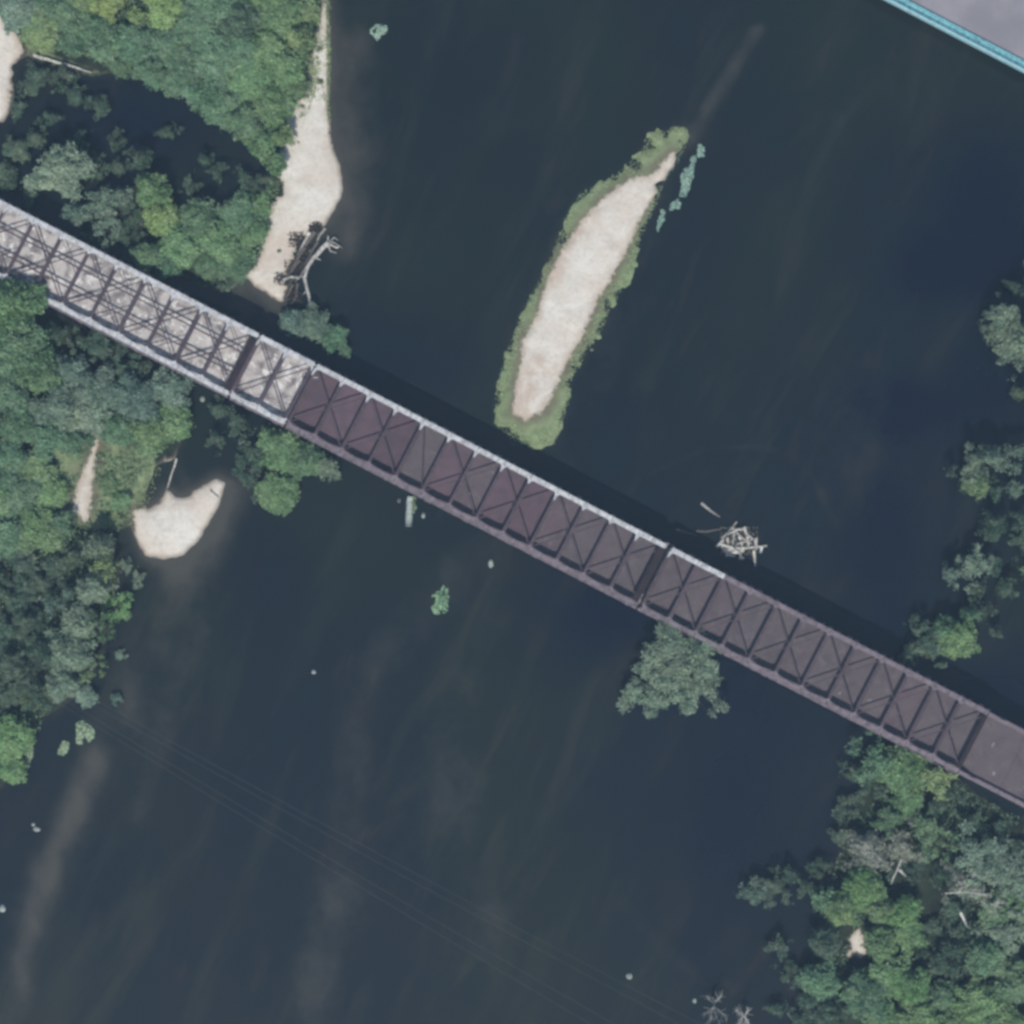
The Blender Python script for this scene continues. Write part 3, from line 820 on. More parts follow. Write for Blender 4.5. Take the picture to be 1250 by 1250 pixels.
tree(6, 215, 16, 'shade_teal', 'dense', 5, label='dim tree cut by the left edge just above the bridge')
tree(128, 252, 32, 'blue', 'airy', 8, label='sparse tree of scattered leaf tufts between the grey-green and the yellowish tree')
tree(356, 392, 17, 'blue', 'dense', 3.8, label='dusty blue-green bush at the foot of the fallen trunk')
tree(384, 398, 20, 'blue', 'dense', 4.6, label='largest dusty bush between the fallen trunk and the bridge')
tree(408, 412, 17, 'teal', 'dense', 4.4, label='blue-green bush at the right end of the bushes by the bridge')
tree(421, 428, 9, 'teal', 'dense', 3.2, label='small tip bush beside the bridge over open water')
# left bank, south of the bridge
tree(8, 372, 42, 'green', 'dense', 13, label='tall green tree leaning over the bridge at the left edge')
tree(14, 425, 42, 'teal', 'dense', 12, label='large dark tree at the left edge below the bridge')
tree(40, 452, 26, 'green', 'dense', 10, where=WS)
tree(0, 478, 30, 'teal', 'dense', 10, where=WS)
for a_ in [(88, 462, 26, 'blue'), (122, 478, 29, 'blue'), (105, 508, 27, 'grey'), (74, 498, 27, 'blue'), (60, 532, 22, 'teal'), (168, 490, 28, 'blue'),
           (205, 476, 24, 'blue'), (212, 512, 22, 'green'), (182, 528, 22, 'green'), (142, 525, 20, 'teal'), (28, 520, 22, 'teal'), (92, 540, 15, 'teal')]:
    tree(*a_[:4], 'dense', h=random.uniform(6, 8.5), where=WS)
tree(345, 550, 31, 'green', 'dense', 6.5, label='green tree under the south side of the bridge at the joint of the pale spans')
tree(338, 598, 28, 'green', 'dense', 5.2, label='southern end of the tree group below the pale bridge spans, bright green')
tree(374, 562, 24, 'teal', 'dense', 6, label='tree below the bridge, middle of the group at the pale spans')
tree(400, 572, 16, 'grey', 'dense', 6, label='grey-green small tree touching the bridge edge, right of its group')
tree(315, 556, 18, 'shade_teal', 'airy', 5, label='dim thin tree at the left of the group under the pale spans')
for a_ in [(40, 570, 24, 'olive'), (14, 556, 22, 'teal'), (24, 605, 30, 'teal'), (60, 600, 22, 'green'), (8, 655, 28, 'teal'), (48, 645, 28, 'green'),
           (74, 640, 16, 'teal'), (-6, 610, 26, 'green')]:
    tree(*a_[:4], 'dense', h=random.uniform(4.0, 6.5), where=BK)
for a_ in [(132, 590, 12, 'olive'), (148, 612, 13, 'green'), (140, 634, 11, 'olive')]:
    tree(*a_[:4], 'dense', h=random.uniform(1.6, 2.6), where='between the sand path and the sand spit')
for a_ in [(120, 668, 17, 'grey'), (124, 696, 17, 'olive'), (112, 722, 21, 'grey'), (98, 758, 22, 'grey'), (124, 765, 19, 'green'), (66, 742, 16, 'blue'),
           (50, 798, 20, 'shade_teal'), (88, 798, 26, 'grey'), (76, 838, 22, 'grey'), (112, 812, 18, 'olive'), (40, 848, 18, 'shade_teal'), (84, 722, 12, 'blue'),
           (30, 765, 18, 'shade_teal'), (8, 812, 20, 'shade_teal')]:
    tree(*a_[:4], 'airy' if a_[3] != 'grey' else 'dense', h=random.uniform(7, 10), where=BL)
tree(144, 742, 17, 'bright', 'airy', 4, label='bright small tree reaching over the water below the ring of bushes')
tree(10, 898, 30, 'bright', 'dense', 6.5, label='bright green tree at the left edge, lowest of the bank')
tree(12, 940, 20, 'bright', 'dense', 4.5, label='bright bush at the left edge below the bright green tree')
tree(34, 905, 9, 'green', 'airy', 2.4, label='narrow low shrub on the water edge by the bright green tree')
tree(104, 850, 14, 'grey', 'dense', 3, label='low grey-green shrub at the waterline right of the bank trees')
tree(141, 852, 8, 'blue', 'airy', 1.6, label='small narrow tuft in the water above the ring shaped clump')
for a_ in [(156, 692, 8), (170, 702, 9), (168, 712, 6), (146, 800, 8), (140, 716, 7), (148, 690, 7)]:
    tree(*a_, 'grey', 'airy', 1.5, where='in the ring of tufts at the waterline below the spit')
# trees upstream on the right
tree(1226, 384, 22, 'grey', 'airy', 11, label='uppermost grey-green tree at the right edge')
tree(1242, 412, 26, 'grey', 'dense', 11, label='grey-green tree at the right edge, lower half of the upper group')
tree(1206, 402, 14, 'grey', 'airy', 9, label='small outlying tree left of the upper group at the right edge')
tree(1236, 440, 18, 'blue', 'airy', 9, where=RT)
tree(1190, 568, 20, 'grey', 'airy', 10, where=RT)
tree(1208, 556, 19, 'grey', 'airy', 10, where=RT)
tree(1194, 590, 18, 'olive', 'dense', 9, where=RT)
tree(1164, 576, 9, 'blue', 'airy', 7, label='small outlier left of the middle tree group at the right')
tree(1236, 560, 17, 'blue', 'airy', 9, where=RT)
tree(1240, 596, 12, 'grey', 'dense', 7, where=RT)
tree(1216, 644, 20, 'shade_teal', 'airy', 8, where=RT)
tree(1242, 636, 14, 'shade_teal', 'airy', 8, where=RT)
tree(1186, 690, 22, 'grey', 'airy', 8, where=RT)
tree(1162, 700, 14, 'blue', 'airy', 7, where=RT)
tree(1196, 722, 14, 'shade_teal', 'airy', 7, where=RT)
tree(1170, 782, 27, 'green', 'dense', 7.5, label='bright green tree just north of the bridge near the right edge')
tree(1134, 785, 24, 'shade_teal', 'airy', 7, label='dim tree left of the bright green one, north of the bridge')
tree(1184, 750, 14, 'teal', 'airy', 7, label='small tree above the bright green one, north of the bridge')
tree(1155, 770, 18, 'teal', 'dense', 7, label='blue-green tree between the dim and the bright green one')
tree(1216, 770, 10, 'shade_teal', 'airy', 5, where=RT)
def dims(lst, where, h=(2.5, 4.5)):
    for x, y, rr in lst: tree(x, y, rr, 'shade_teal', 'airy', random.uniform(*h), where=where)
dims([(20, 185, 20), (45, 170, 14), (35, 240, 14), (100, 170, 13), (118, 205, 15), (145, 205, 13), (150, 285, 18), (112, 285, 14), (142, 170, 11), (92, 118, 15), (20, 130, 14), (235, 225, 15), (318, 225, 12), (250, 195, 10), (205, 160, 12), (275, 345, 14), (160, 262, 14)],
     'low in the dark backwater north of the bridge')
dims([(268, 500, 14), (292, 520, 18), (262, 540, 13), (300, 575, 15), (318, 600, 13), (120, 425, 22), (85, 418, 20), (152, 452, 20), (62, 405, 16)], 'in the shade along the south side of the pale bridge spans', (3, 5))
dims([(1215, 600, 13), (1245, 665, 15), (1210, 690, 12), (1228, 718, 14), (1200, 745, 12), (1120, 760, 12), (1112, 800, 12), (1244, 480, 11), (1240, 350, 12)],
     'low on the flooded right bank above the bridge', (3, 6))
dims([(985, 1088, 15), (968, 1190, 14), (988, 1222, 17), (950, 1232, 13), (978, 1252, 17), (1035, 985, 16), (1030, 1020, 16), (1040, 945, 14), (1010, 1125, 16), (1000, 1060, 12)],
     'in the shallows left of the lower right wood', (2.5, 5))
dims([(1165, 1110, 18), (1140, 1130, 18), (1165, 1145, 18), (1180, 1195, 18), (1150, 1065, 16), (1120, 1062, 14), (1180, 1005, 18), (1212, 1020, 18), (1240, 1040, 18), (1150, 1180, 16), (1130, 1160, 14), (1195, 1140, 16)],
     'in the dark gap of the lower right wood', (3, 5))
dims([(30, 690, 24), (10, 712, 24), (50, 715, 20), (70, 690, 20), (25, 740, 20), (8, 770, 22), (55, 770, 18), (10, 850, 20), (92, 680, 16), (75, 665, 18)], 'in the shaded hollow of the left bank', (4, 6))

# lone tree in the river: its own crown
lob = []
for (lx, ly, lr, lz) in [(818, 772, 15, 8.2), (822, 792, 17, 8.8), (800, 800, 14, 8.0), (786, 822, 13, 7.4), (806, 826, 17, 8.8), (832, 816, 16, 9.2), (852, 802, 14, 8.4),
                         (866, 792, 12, 7.6), (862, 816, 12, 8.0), (848, 838, 14, 8.4), (826, 842, 14, 8.2), (806, 852, 12, 7.4), (786, 850, 11, 6.8), (768, 852, 10, 6.0),
                         (762, 862, 6, 5.4), (795, 868, 7, 5.8), (866, 842, 11, 7.4), (879, 862, 7, 6.2), (866, 872, 6, 5.8), (840, 860, 10, 7), (776, 838, 9, 6.4), (850, 776, 11, 7.4),
                         (872, 830, 7, 6.6), (815, 760, 9, 7)]:
    q = P(lx, ly, lz * .9) - P(826, 822, 7); lob.append((q.x, q.y, lz - lr * PX * .5, lr * PX))
rt = empty('willow_tree', P(826, 822, 7)); rt.location.z = 0
tag(rt, 'lone grey-green tree standing in the river against the south side of the bridge', 'tree')
cmx = canopy('crown', 8.0, 9.0, 22000, .36, .22, 1, 91, lob)
o = bpy.data.objects.new('crown', cmx); link(o, rt); o.color = (*COL['grey'], 1)
o = bpy.data.objects.new('trunk', trunk_mesh('trunk', lob, 8.5, .45)); link(o, rt)
# lower right wood
for a_ in [(1072, 930, 22, 'teal', 'airy'), (1060, 955, 20, 'shade_teal', 'airy'), (1104, 945, 26, 'green', 'dense'), (1110, 980, 19, 'green', 'dense'), (1086, 1002, 17, 'teal', 'airy'),
           (1140, 948, 20, 'olive', 'airy'), (1158, 972, 20, 'shade_teal', 'airy'), (1124, 925, 14, 'green', 'dense')]:
    tree(*a_, random.uniform(6, 8), where=SB)
for a_ in [(1060, 1040, 26, 'brown', 'airy'), (1092, 1036, 22, 'brown', 'airy'), (1130, 1008, 20, 'teal', 'airy'), (1150, 1030, 20, 'teal', 'airy'), (1190, 1048, 27, 'grey', 'airy'),
           (1220, 1060, 24, 'blue', 'dense'), (1178, 1076, 20, 'brown', 'airy'), (1242, 1078, 22, 'grey', 'airy'), (1052, 1086, 24, 'bright', 'dense'), (1030, 1112, 21, 'green', 'dense'),
           (1008, 1100, 16, 'teal', 'dense'), (1102, 1118, 20, 'bright', 'dense'), (1105, 1140, 18, 'green', 'dense'), (1072, 1112, 18, 'olive', 'dense'), (1080, 1154, 19, 'green', 'dense'),
           (1090, 1192, 27, 'green', 'dense'), (1060, 1222, 28, 'teal', 'dense'), (1114, 1208, 21, 'bright', 'dense'), (1124, 1242, 25, 'green', 'dense'), (1150, 1222, 20, 'teal', 'dense'),
           (1210, 1112, 24, 'teal', 'airy'), (1232, 1142, 25, 'grey', 'airy'), (1208, 1172, 23, 'teal', 'dense'), (1242, 1202, 28, 'teal', 'dense'), (1192, 1222, 24, 'green', 'dense'),
           (1160, 1172, 16, 'shade_teal', 'airy'), (1012, 1152, 18, 'shade_teal', 'dense'), (1004, 1198, 22, 'teal', 'dense'), (1014, 1240, 20, 'shade_teal', 'dense'),
           (1222, 1250, 26, 'green', 'dense'), (1085, 1252, 24, 'green', 'dense'), (1250, 1110, 20, 'green', 'airy'), (1170, 1248, 18, 'green', 'dense')]:
    tree(*a_, random.uniform(6, 9), where=SE)
tree(922, 1088, 15, 'blue', 'airy', 5, label='small outer bush of the pair in open water left of the lower right wood')
tree(945, 1085, 20, 'shade_teal', 'airy', 5, label='dim large bush in the water left of the lower right wood')
tree(962, 1070, 15, 'shade_teal', 'airy', 5, label='faint bush at the upper right of the dim pair in the water')
tree(948, 1160, 17, 'shade_teal', 'airy', 4.5, label='dim round bush in the water below the pair of bushes')
# trees just outside the right edge whose shade falls on the water in view
for a_ in [(1290, 330, 34), (1300, 500, 34), (1285, 700, 30)]:
    tree(*a_, 'green', 'dense', 14, where='beyond the right edge of the river')

# ------------------------------------------------------------------ ground cover
def scatter(name, polys, dens, size, zr, color, label, cat, avoid=None, seed=3, thr=-.1):
    allp = []
    for poly in polys:
        pp = np.array(poly, float); x0, y0 = np.maximum(pp.min(0), -40); x1, y1 = np.minimum(pp.max(0), 1290)
        n = int((x1-x0)*(y1-y0) * PX*PX * dens)
        q = RNG.random((n, 2)) * [x1-x0, y1-y0] + [x0, y0]
        xw = (q[:, 0]-625)*PX; yw = (625-q[:, 1])*PX
        ok = sdf(poly, xw, yw) > .3 * (RNG.random(n) - .6)
        for av in (avoid or []): ok &= sdf(av, xw, yw) < -.1 + .8 * (RNG.random(n) - .5)
        ok &= fbm(xw*.25, yw*.25, 3, seed) > thr
        allp.append(np.stack([xw, yw], -1)[ok])
    q = np.concatenate(allp); n = len(q)
    z = zr[0] + (zr[1]-zr[0]) * np.clip(RNG.random(n) * .5 + fbm(q[:, 0]*.5, q[:, 1]*.5, 3, seed+4) + .25, 0, 1)
    pts = np.concatenate([q, z[:, None]], 1)
    nr = RNG.normal(size=(n, 3)) * .6 + [0, 0, .9]
    var = np.clip(.5 * RNG.random(n) + .5 * (fbm(q[:, 0]*.3, q[:, 1]*.3, 3, seed+8) + .5), 0, 1)
    me = leaf_cloud(name, pts, nr, size * (.6 + .8 * RNG.random(n)), var)
    o = bpy.data.objects.new(name, me); link(o); o.color = (*color, 1)
    tag(o, label, cat, kind='stuff')
    return o
THK = [(0, -40), (392, -40), (390, 10), (376, 77), (355, 127), (345, 150), (340, 180), (335, 215), (325, 185), (298, 165), (255, 130), (210, 102), (150, 84), (118, 74), (70, 60), (40, 50), (28, 40), (12, 30), (0, 10)]
scatter('undergrowth', [THK, [(215, 275), (250, 258), (310, 250), (338, 215), (330, 250), (328, 285), (312, 325), (296, 336), (260, 340), (225, 310)]],
        22, .36, (.8, 4.6), (.105, .175, .095), 'dense low undergrowth filling the thicket left of the long sand bar', 'undergrowth', SAND, 3, -.5)
scatter('undergrowth', [[(-40, 480), (60, 470), (200, 480), (222, 530), (190, 560), (160, 600), (160, 640), (140, 650), (140, 700), (128, 770), (60, 860), (30, 940), (-40, 970)]],
        9, .34, (.3, 2.2), (.105, .165, .085), 'mixed green undergrowth on the left bank below the bridge', 'undergrowth', SAND, 13, -.12)
scatter('undergrowth', [[(1060, 955), (1100, 935), (1180, 965), (1290, 1020), (1290, 1290), (1000, 1290), (1010, 1200), (995, 1150), (1012, 1070)]],
        8, .34, (.3, 2.4), (.060, .105, .072), 'patchy undergrowth between trees in the lower right wood', 'undergrowth', SAND, 23, -.04)
scatter('island_fringe', [ISLAND], 16, .24, (.05, .5), (.25, .30, .16), 'low green plants fringing the long sand island', 'plants', [ISLAND_SAND, SAND[5]], 33, -.3)
scatter('bar_fringe', [[(378, 60), (388, 0), (398, 0), (400, 77), (398, 150), (375, 140), (352, 160), (345, 205), (330, 280), (322, 300), (312, 320), (300, 330), (322, 240), (335, 200), (340, 150), (356, 120)]],
        14, .28, (.15, .8), (.19, .24, .13), 'low green weeds dotted along the upper sand bar', 'weeds', None, 43, .06)

scatter('weeds', [[(345, 150), (352, 125), (372, 70), (384, 0), (393, 0), (390, 60), (386, 110), (376, 140), (356, 150)], [(398, 0), (403, 0), (404, 150), (400, 150)]],
        34, .28, (.1, .8), (.17, .22, .10), 'olive weeds over the narrow upper end of the sand bar', 'weeds', None, 51, -.16)
scatter('weeds', [[(66, 548), (120, 532), (192, 550), (198, 590), (165, 640), (122, 648), (78, 640)]],
        9, .28, (.1, .8), (.19, .22, .10), 'rough yellow-green weeds between the sand path and the sand spit', 'weeds', SAND[1:3], 71, .02)
scatter('weeds', [[(84, 540), (125, 530), (122, 560), (116, 636), (100, 642), (82, 625)]],
        20, .26, (.1, .5), (.23, .27, .12), 'yellowish weeds dotted over the sand path on the left bank', 'weeds', None, 57, -.06)

scatter('weeds', [[(1030, 1130), (1064, 1130), (1066, 1185), (1028, 1188)]], 12, .3, (.2, .8), (.14, .13, .09), 'dry brownish weeds round the bare sandy patch in the wood', 'weeds', None, 77, -.02)

def clump(px, py, outline, zc, col, label, name='plant_clump', dens=70):
    """low plant clump with its own outline (photo pixels)"""
    c0 = P(px, py); n = 0; poly = outline
    pp = np.array(poly, float); x0, y0 = pp.min(0); x1, y1 = pp.max(0)
    nn = max(60, int((x1-x0)*(y1-y0)*PX*PX*dens))
    q = RNG.random((nn, 2)) * [x1-x0, y1-y0] + [x0, y0]
    xw = (q[:, 0]-625)*PX; yw = (625-q[:, 1])*PX
    s_ = sdf(poly, xw, yw); ok = (s_ + fbm(xw * 1.1, yw * 1.1, 3, 91) * .9 > -.05) & (fbm(xw * 1.6 + 9, yw * 1.6, 2, 93) > -.27)
    xw, yw, s_ = xw[ok], yw[ok], s_[ok]
    z = .03 + np.clip(s_, 0, .8) * zc * (.5 + RNG.random(len(xw)))
    pts = np.stack([xw - c0.x, yw - c0.y, z], -1)
    me = leaf_cloud(name, pts, RNG.normal(size=(len(xw), 3)) * .35 + [0, 0, 1], .30 * (.6 + .8*RNG.random(len(xw))), RNG.random(len(xw)))
    o = bpy.data.objects.new(name, me); o.location = c0; link(o); o.color = (*col, 1)
    return tag(o, label, 'plant clump')
PG = (.26, .33, .22); PB = (.22, .33, .30)
clump(537, 732, [(541, 714), (547, 718), (548, 736), (545, 745), (536, 750), (528, 748), (527, 740), (532, 738), (533, 730), (527, 728), (529, 725), (538, 722)], .8, (.20, .33, .20), 'green kidney-shaped plant clump alone in the river below the bridge')
clump(462, 40, [(452, 35), (460, 30), (472, 31), (474, 38), (466, 43), (460, 49), (452, 42)], .5, (.30, .40, .34), 'pale green plant clump alone in the water near the top edge')
clump(77, 913, [(70, 916), (78, 906), (84, 905), (84, 914), (78, 922), (71, 920)], .5, PG, 'pale wedge-shaped plant clump off the lower left bank')
clump(105, 892, [(93, 882), (100, 880), (108, 884), (117, 892), (116, 900), (108, 904), (104, 899), (99, 909), (93, 906)], .5, PG, 'ring-shaped plant clump in the water off the left bank')
clump(31, 922, [(33, 906), (40, 905), (40, 920), (34, 940), (30, 938), (28, 920)], .6, PG, 'narrow plant strip along the lower left shore')
clump(838, 212, [(846, 190), (851, 194), (847, 206), (848, 214), (842, 226), (836, 240), (829, 240), (831, 228), (833, 212), (840, 204)], .4, PB, 'green algae strip right of the island tip')
clump(824, 250, [(820, 250), (827, 243), (831, 246), (828, 254), (818, 257)], .4, PB, 'small algae patch between two others right of the island')
clump(808, 265, [(808, 256), (813, 258), (810, 270), (803, 283), (800, 279), (804, 266)], .4, PB, 'lowest narrow algae patch right of the island')
clump(852, 188, [(854, 176), (861, 180), (858, 190), (852, 192), (851, 184)], .3, PB, 'topmost tiny algae patch right of the island tip')

def rock(px, py, w, h, label, mat='rock', zr=.5):
    nu, nv = 9, 5; vs = []; fs = []
    for j in range(nv + 1):
        ph = math.pi * j / nv
        for i in range(nu):
            th = 2*math.pi*i/nu; k = 1 + random.uniform(-.16, .16)
            vs.append((math.cos(th)*math.sin(ph)*w*PX/2*k, math.sin(th)*math.sin(ph)*h*PX/2*k, math.cos(ph)*zr*k))
    for j in range(nv):
        for i in range(nu):
            a = j*nu+i; b2 = j*nu+(i+1) % nu
            fs.append((a, a+nu, b2+nu, b2))
    o = mesh_obj('rock', vs, fs, M[mat]); o.location = P(px, py); o.location.z = .05
    return tag(o, label, 'rock')
rock(383, 820, 6, 6, 'small pale rock alone in the dark water left of centre below')
rock(599, 688, 7, 11, 'pale greenish rock just below the bridge at mid river')
rock(517, 629, 5, 8, 'small rock beside the pale stump under the bridge edge')
rock(768, 1192, 8, 8, 'pale round rock in open water near the bottom edge')
rock(247, 487, 6, 9, 'white rock in dark water just south of the pale bridge spans')
rock(45, 1012, 9, 7, 'larger of two pale rocks in the water near the left edge')
rock(41, 1006, 5, 5, 'smaller of two pale rocks in the water near the left edge')
rock(3, 1109, 8, 10, 'pale rock cut by the left edge low in the picture')
rock(848, 1222, 5, 6, 'tiny pale rock in water left of the dead branches', zr=.3)
rock(487, 611, 5, 6, 'dim small rock left of the pale stump by the bridge', 'oldwood', .3)

# ------------------------------------------------------------------ dead wood
def log(pts, r, mat, label=None, cat='log', z=.25, parent=None, name='log', taper=.5, loc=None, group=None):
    P3 = [P(a, b2, 0) + Vector((0, 0, (z if not isinstance(z, (list, tuple)) else z[i]))) for i, (a, b2) in enumerate(pts)]
    # subdivide with slight crookedness
    out = [P3[0]]
    for a, b2 in zip(P3, P3[1:]):
        L_ = (b2 - a).length; k = max(1, int(L_ / 1.2))
        for q in range(1, k + 1):
            v = a.lerp(b2, q / k)
            if q < k: v += Vector((random.uniform(-.1, .1), random.uniform(-.1, .1), 0))
            out.append(v)
    n = len(out); rad = [r * (1 - (1 - taper) * i / max(1, n - 1)) for i in range(n)]
    o0 = loc if loc is not None else out[0].copy()
    mb = MB().tube([v - o0 for v in out], rad, 7, .25)
    o = mb.build(name, M[mat], parent, True)
    if parent is None:
        o.location = o0; tag(o, label, cat, group)
    return o
log([(42, 68), (60, 73), (80, 79), (113, 89)], .40, 'bleached', 'long thin pale log between the white sand patch and the backwater', z=[.9, 1.0, .9, .7], taper=.35)
log([(216, 560), (210, 578), (203, 600)], .2, 'bleached', 'thin pale log reaching down onto the sand spit from the trees', z=[.8, .7, .5])
log([(257, 598), (267, 607)], .10, 'oldwood', 'short dark stick lying on the right horn of the sand spit', z=[.55, .4])
log([(1101, 1026), (1093, 1050), (1083, 1075)], .24, 'bleached', 'slender white dead trunk lying in the lower right wood', z=[7, 6.5, 6], taper=.7)
log([(1094, 1058), (1102, 1066)], .3, 'bleached', 'short pale stub beside the slender white dead trunk', z=[5.0, 5.0])
log([(1146, 1084), (1172, 1082), (1200, 1086)], .14, 'bleached', 'pale bare branch lying across tree crowns in the lower right wood', z=[8.4, 8.8, 8.4])
log([(1168, 1110), (1176, 1128)], .3, 'bleached', 'short thick pale log in the gap of the lower right wood', z=[5, 5.5])
# stump under bridge
st = log([(501, 606), (500, 622), (499, 643)], .62, 'rock', 'pale elongated stump lying in the water against the south edge of the bridge', 'stump', z=[.3, .3, .3], name='stump', taper=1.15)
clump(506, 612, [(502, 604), (507, 606), (508, 618), (505, 626), (502, 620)], .8, (.16, .21, .12), 'small green tuft beside the pale stump at the bridge')
# fallen tree beside the sand bar
ft = empty('fallen_tree', P(375, 330)); tag(ft, 'bleached fallen tree with root plate lying from sand bar towards the bridge', 'fallen tree')
F0 = Vector(ft.location)
log([(401, 297), (393, 304), (382, 316), (375, 328), (372, 340), (375, 352), (378, 364), (379, 374), (376, 384)], .50, 'bleached', parent=ft, name='trunk', z=[.9, .8, .7, .6, .6, .6, .7, .8, .9], taper=.45, loc=F0)
for a_ in [[(400, 298), (408, 290), (413, 294)], [(401, 298), (412, 303), (415, 300)], [(400, 298), (404, 307), (411, 309)], [(401, 297), (407, 296), (418, 303)], [(400, 297), (401, 288)]]:
    log(a_, .22, 'bleached', parent=ft, name='root', z=.8, loc=F0, taper=.4)
for a_ in [[(377, 322), (370, 332), (366, 340), (360, 344)], [(372, 338), (364, 338), (356, 336)], [(384, 314), (392, 318)], [(376, 354), (370, 360)], [(377, 366), (384, 372)]]:
    log(a_, .17, 'bleached', parent=ft, name='branch', z=.7, loc=F0, taper=.4)
DB = 'weathered grey logs of the tangle between sand bar and fallen tree'
for k, (a_, r, mt, lb) in enumerate([
    ([(397, 279), (390, 288), (385, 300), (377, 308)], .26, 'bleached', 'thin pale log parallel to the fallen trunk on its sand bar side'),
    ([(384, 283), (375, 296), (366, 309), (362, 318)], .45, 'oldwood', 'thick grey log in the middle of the tangle on the sand bar edge'),
    ([(378, 284), (370, 300), (363, 312)], .33, 'bleached', 'pale log on the upper left of the tangle beside the sand bar'),
    ([(372, 302), (360, 322), (350, 333)], .38, 'oldwood', 'grey log along the lower middle of the tangle'),
    ([(366, 318), (352, 336), (340, 344)], .30, 'oldwood', 'brown log at the lower left of the tangle on sand'),
    ([(388, 296), (378, 314), (370, 326)], .26, 'oldwood', 'dark log hard against the fallen trunk'),
    ([(345, 342), (356, 338), (366, 340)], .30, 'bleached', 'short pale log at the bend of the fallen trunk'),
    ([(358, 348), (352, 360), (346, 366)], .22, 'oldwood', 'small brown log at the south tip of the sand bar'),
    ([(364, 346), (362, 362), (356, 372)], .24, 'oldwood', 'small brown log in the water below the tangle')]):
    log(a_, r, mt, lb, z=.45 + .08 * k)
for (x, y, r1, lb) in [(361, 293, 12, 'dark brush heap on the sand left of the tangle'), (385, 279, 10, 'dark brush heap at the top of the tangle by the water'),
                       (342, 341, 10, 'dark brush heap at the lower left of the tangle'), (372, 312, 16, 'brown brush heap inside the driftwood tangle'), (358, 328, 14, 'brown brush heap at the lower middle of the tangle'),
                       (360, 362, 12, 'brown brush heap below the bend of the fallen trunk')]:
    n = 420; q = np.clip(RNG.normal(size=(n, 3)), -1.7, 1.7) * [r1*PX*.42, r1*PX*.42, .25] + [0, 0, .35]; q[:, 2] = np.abs(q[:, 2])
    me = leaf_cloud('brush_heap', q, RNG.normal(size=(n, 3)) + [0, 0, .4], .34 * (.5 + RNG.random(n)), RNG.random(n), M['dry'])
    o = bpy.data.objects.new('brush_heap', me); o.location = P(x, y); link(o); o.color = (.050, .040, .034, 1); tag(o, lb, 'brush heap')
# dark bushes dotted on the sand
for (x, y, r1, lb) in [(353, 174, 5, 'larger of two dark tufts on the upper sand bar'), (363, 173, 4, 'smaller of two dark tufts on the upper sand bar'), (340, 226, 8, 'dark bush at the left edge of the sand bar middle'),
                       (369, 130, 4, 'small dark tuft at the neck of the sand bar'), (391, 100, 4, 'small tuft on the narrow sand strip'), (389, 60, 5, 'tuft high on the narrow sand strip'), (375, 118, 4, 'tuft left of the neck of the sand bar'), (341, 307, 2.4, 'tiny dark tuft on the lower sand bar')]:
    n = 160; q = np.clip(RNG.normal(size=(n, 3)), -1.6, 1.6) * [r1*PX*.5, r1*PX*.4, .15] + [0, 0, .5]
    me = leaf_cloud('tuft', q, RNG.normal(size=(n, 3)) + [0, 0, .5], .24 * (.5 + RNG.random(n)), RNG.random(n))
    o = bpy.data.objects.new('grass_tuft', me); o.location = P(x, y); link(o); o.color = (.075, .085, .05, 1); tag(o, lb, 'tuft')
# driftwood pile upstream of the bridge
dpile = empty('driftwood_pile', P(902, 660)); tag(dpile, 'heap of bleached logs in the river just above the bridge', 'driftwood')
D0 = Vector(dpile.location)
for k, (a_, r) in enumerate([
    ([(883, 672), (900, 669), (917, 668), (936, 666)], .36), ([(882, 671), (890, 675), (908, 672)], .34), ([(881, 670), (882, 656), (890, 648), (899, 637)], .34),
    ([(874, 668), (883, 658)], .30), ([(908, 643), (911, 652), (922, 660)], .28), ([(898, 664), (908, 661), (921, 658)], .28), ([(887, 652), (900, 646), (908, 646)], .24),
    ([(902, 655), (906, 663), (904, 672)], .22), ([(922, 657), (923, 671)], .32), ([(890, 662), (897, 657), (903, 664)], .22), ([(928, 675), (930, 667)], .24),
    ([(893, 643), (905, 656), (918, 664)], .22), ([(880, 664), (893, 668), (905, 677)], .26), ([(885, 677), (897, 679)], .28), ([(902, 680), (908, 682)], .40),
    ([(888, 656), (889, 672)], .2), ([(896, 650), (893, 674)], .2), ([(912, 655), (914, 670)], .2)]):
    log(a_, r * 1.15, 'bleached', parent=dpile, z=.35 + .09 * (k % 7), loc=D0, taper=random.uniform(.35, .9))
n = 900; q = np.clip(RNG.normal(size=(n, 3)), -1.5, 1.5) * [2.2, 1.6, .15] + [0, 0, .3]
me = leaf_cloud('twigs', q, RNG.normal(size=(n, 3)) + [0, 0, .5], .3 * (.5 + RNG.random(n)), RNG.random(n), M['dry'])
o = bpy.data.objects.new('twigs', me); link(o, dpile); o.color = (.15, .14, .11, 1); o['kind'] = 'stuff'
log([(920, 672), (921, 680), (922, 691)], .30, 'bleached', 'white log sticking down from the driftwood heap toward the bridge', z=[.4, .35, .1])
log([(856, 614), (868, 624), (879, 631)], .28, 'bleached', 'separate grey log floating up and left of the driftwood heap', z=[-.02, .08, -.0])
log([(850, 648), (862, 649), (880, 646)], .20, 'oldwood', 'thin half sunken log left of the driftwood heap', z=[0, .03, .02])
log([(826, 646), (838, 650), (852, 654)], .18, 'oldwood', 'faint sunken log nearest the bridge, left of the driftwood heap', z=[-.05, .02, -.05])
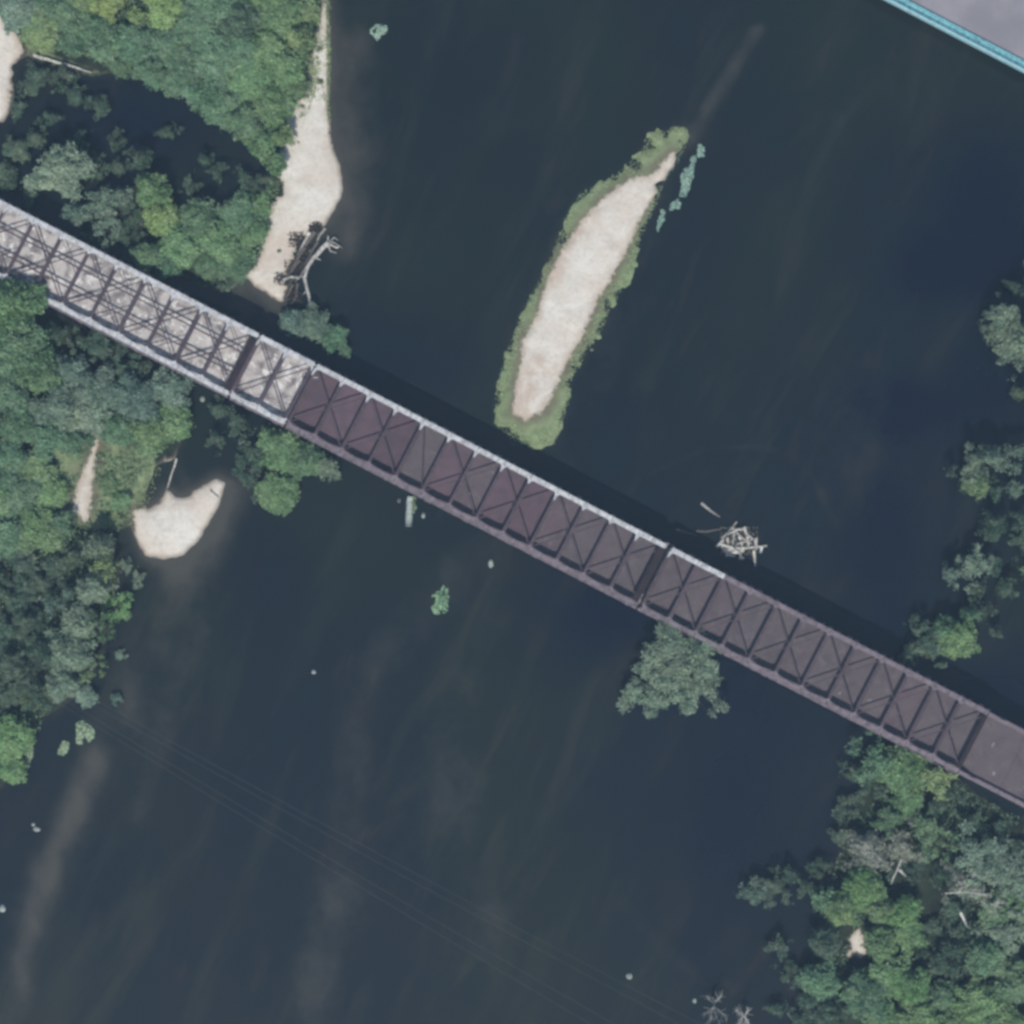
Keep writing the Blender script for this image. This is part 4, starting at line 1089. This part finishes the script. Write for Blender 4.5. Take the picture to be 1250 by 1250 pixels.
# dead snags, lower right
def snag(px, py, rr, hh, label):
    root = empty('dead_tree', P(px, py, hh * .7)); root.location.z = 0
    lx, ly = random.uniform(-1, 1), random.uniform(-1, 1)
    tp = [Vector((0, 0, -1)), Vector((lx * .5, ly * .5, hh * .4)), Vector((lx * 1.6, ly * 1.6, hh * .75)), Vector((lx * 2.2, ly * 2.8, hh))]
    tb = MB().tube(tp, [.30, .22, .13, .05], 7, .1)
    tb.build('trunk', M['bleached'], root, True)
    for k in range(7):
        f0 = random.uniform(.15, .95); s0 = tp[1].lerp(tp[3], f0)
        a = random.uniform(0, 6.283); r = rr * PX * random.uniform(.3, .9)
        e = s0 + Vector((math.cos(a) * r, math.sin(a) * r, r * random.uniform(.1, .6))); md = s0.lerp(e, .5) + Vector((random.uniform(-.5, .5), random.uniform(-.5, .5), .2))
        bb = MB().tube([s0, md, e], [.09, .06, .02], 5, .1)
        for q in range(6):
            f = s0.lerp(md, .5).lerp(e, random.random()); aa = a + random.uniform(-1.3, 1.3)
            bb.tube([f, f + Vector((math.cos(aa), math.sin(aa), .3)) * random.uniform(.4, 1.5)], [.045, .015], 4)
        bb.build('branch', M['bleached'], root)
    tag(root, label, 'dead tree')
snag(872, 1222, 26, 6, 'leftmost bare dead tree at the bottom edge')
snag(905, 1240, 22, 5, 'bare dead tree at the bottom edge, right of the leftmost one')
snag(1180, 1076, 22, 9, 'bare branched dead tree among crowns in the lower right wood')
snag(1218, 1096, 20, 9, 'bare dead tree near the right edge of the lower right wood')
snag(1062, 1042, 20, 8, 'bare grey tree above the bright green one in the lower right wood')

# ------------------------------------------------------------------ overhead cables, faint, across the lower left
for k, (p0, p1, lb) in enumerate([((130, 858), (820, 1228), 'upper'), ((126, 864), (806, 1234), 'second'), ((120, 876), (760, 1252), 'third'), ((116, 882), (748, 1262), 'lowest')]):
    d0 = Vector(p1) - Vector(p0); a = Vector(p0) - d0 * .3; c = Vector(p1) + d0 * .35
    pts = []
    for q in range(25):
        f = q / 24; s_ = 4 * f * (1 - f)
        pp = a + (c - a) * f
        pts.append(P(pp.x - 3 * s_, pp.y + 4.5 * s_, 12 - 3.5 * s_))
    o0 = pts[0].copy()
    o = MB().tube([v - o0 for v in pts], [.014] * 25, 5).build('overhead_cable', M['cable'], None, True)
    o.location = o0
    tag(o, f'{lb} of four faint thin cables stretched over the river at the lower left', 'cable', 'cables over the river')

# ------------------------------------------------------------------ haze
if HAZE_DENSITY > 0:
    hz = MB().prism([(-FAR-4, -FAR-4), (FAR+4, -FAR-4), (FAR+4, FAR+4), (-FAR-4, FAR+4)], -3.4, CH + 4)
    m = bpy.data.materials.new('pale blue air'); m.use_nodes = True; t = m.node_tree; t.nodes.clear()
    out = N(t, 'ShaderNodeOutputMaterial'); pv = N(t, 'ShaderNodeVolumePrincipled')
    pv.inputs['Color'].default_value = (*HAZE_COLOR, 1); pv.inputs['Density'].default_value = HAZE_DENSITY
    pv.inputs['Anisotropy'].default_value = 0.0
    t.links.new(pv.outputs[0], out.inputs['Volume'])
    h = hz.build('haze', m); tag(h, kind='stuff'); h.display_type = 'WIRE'
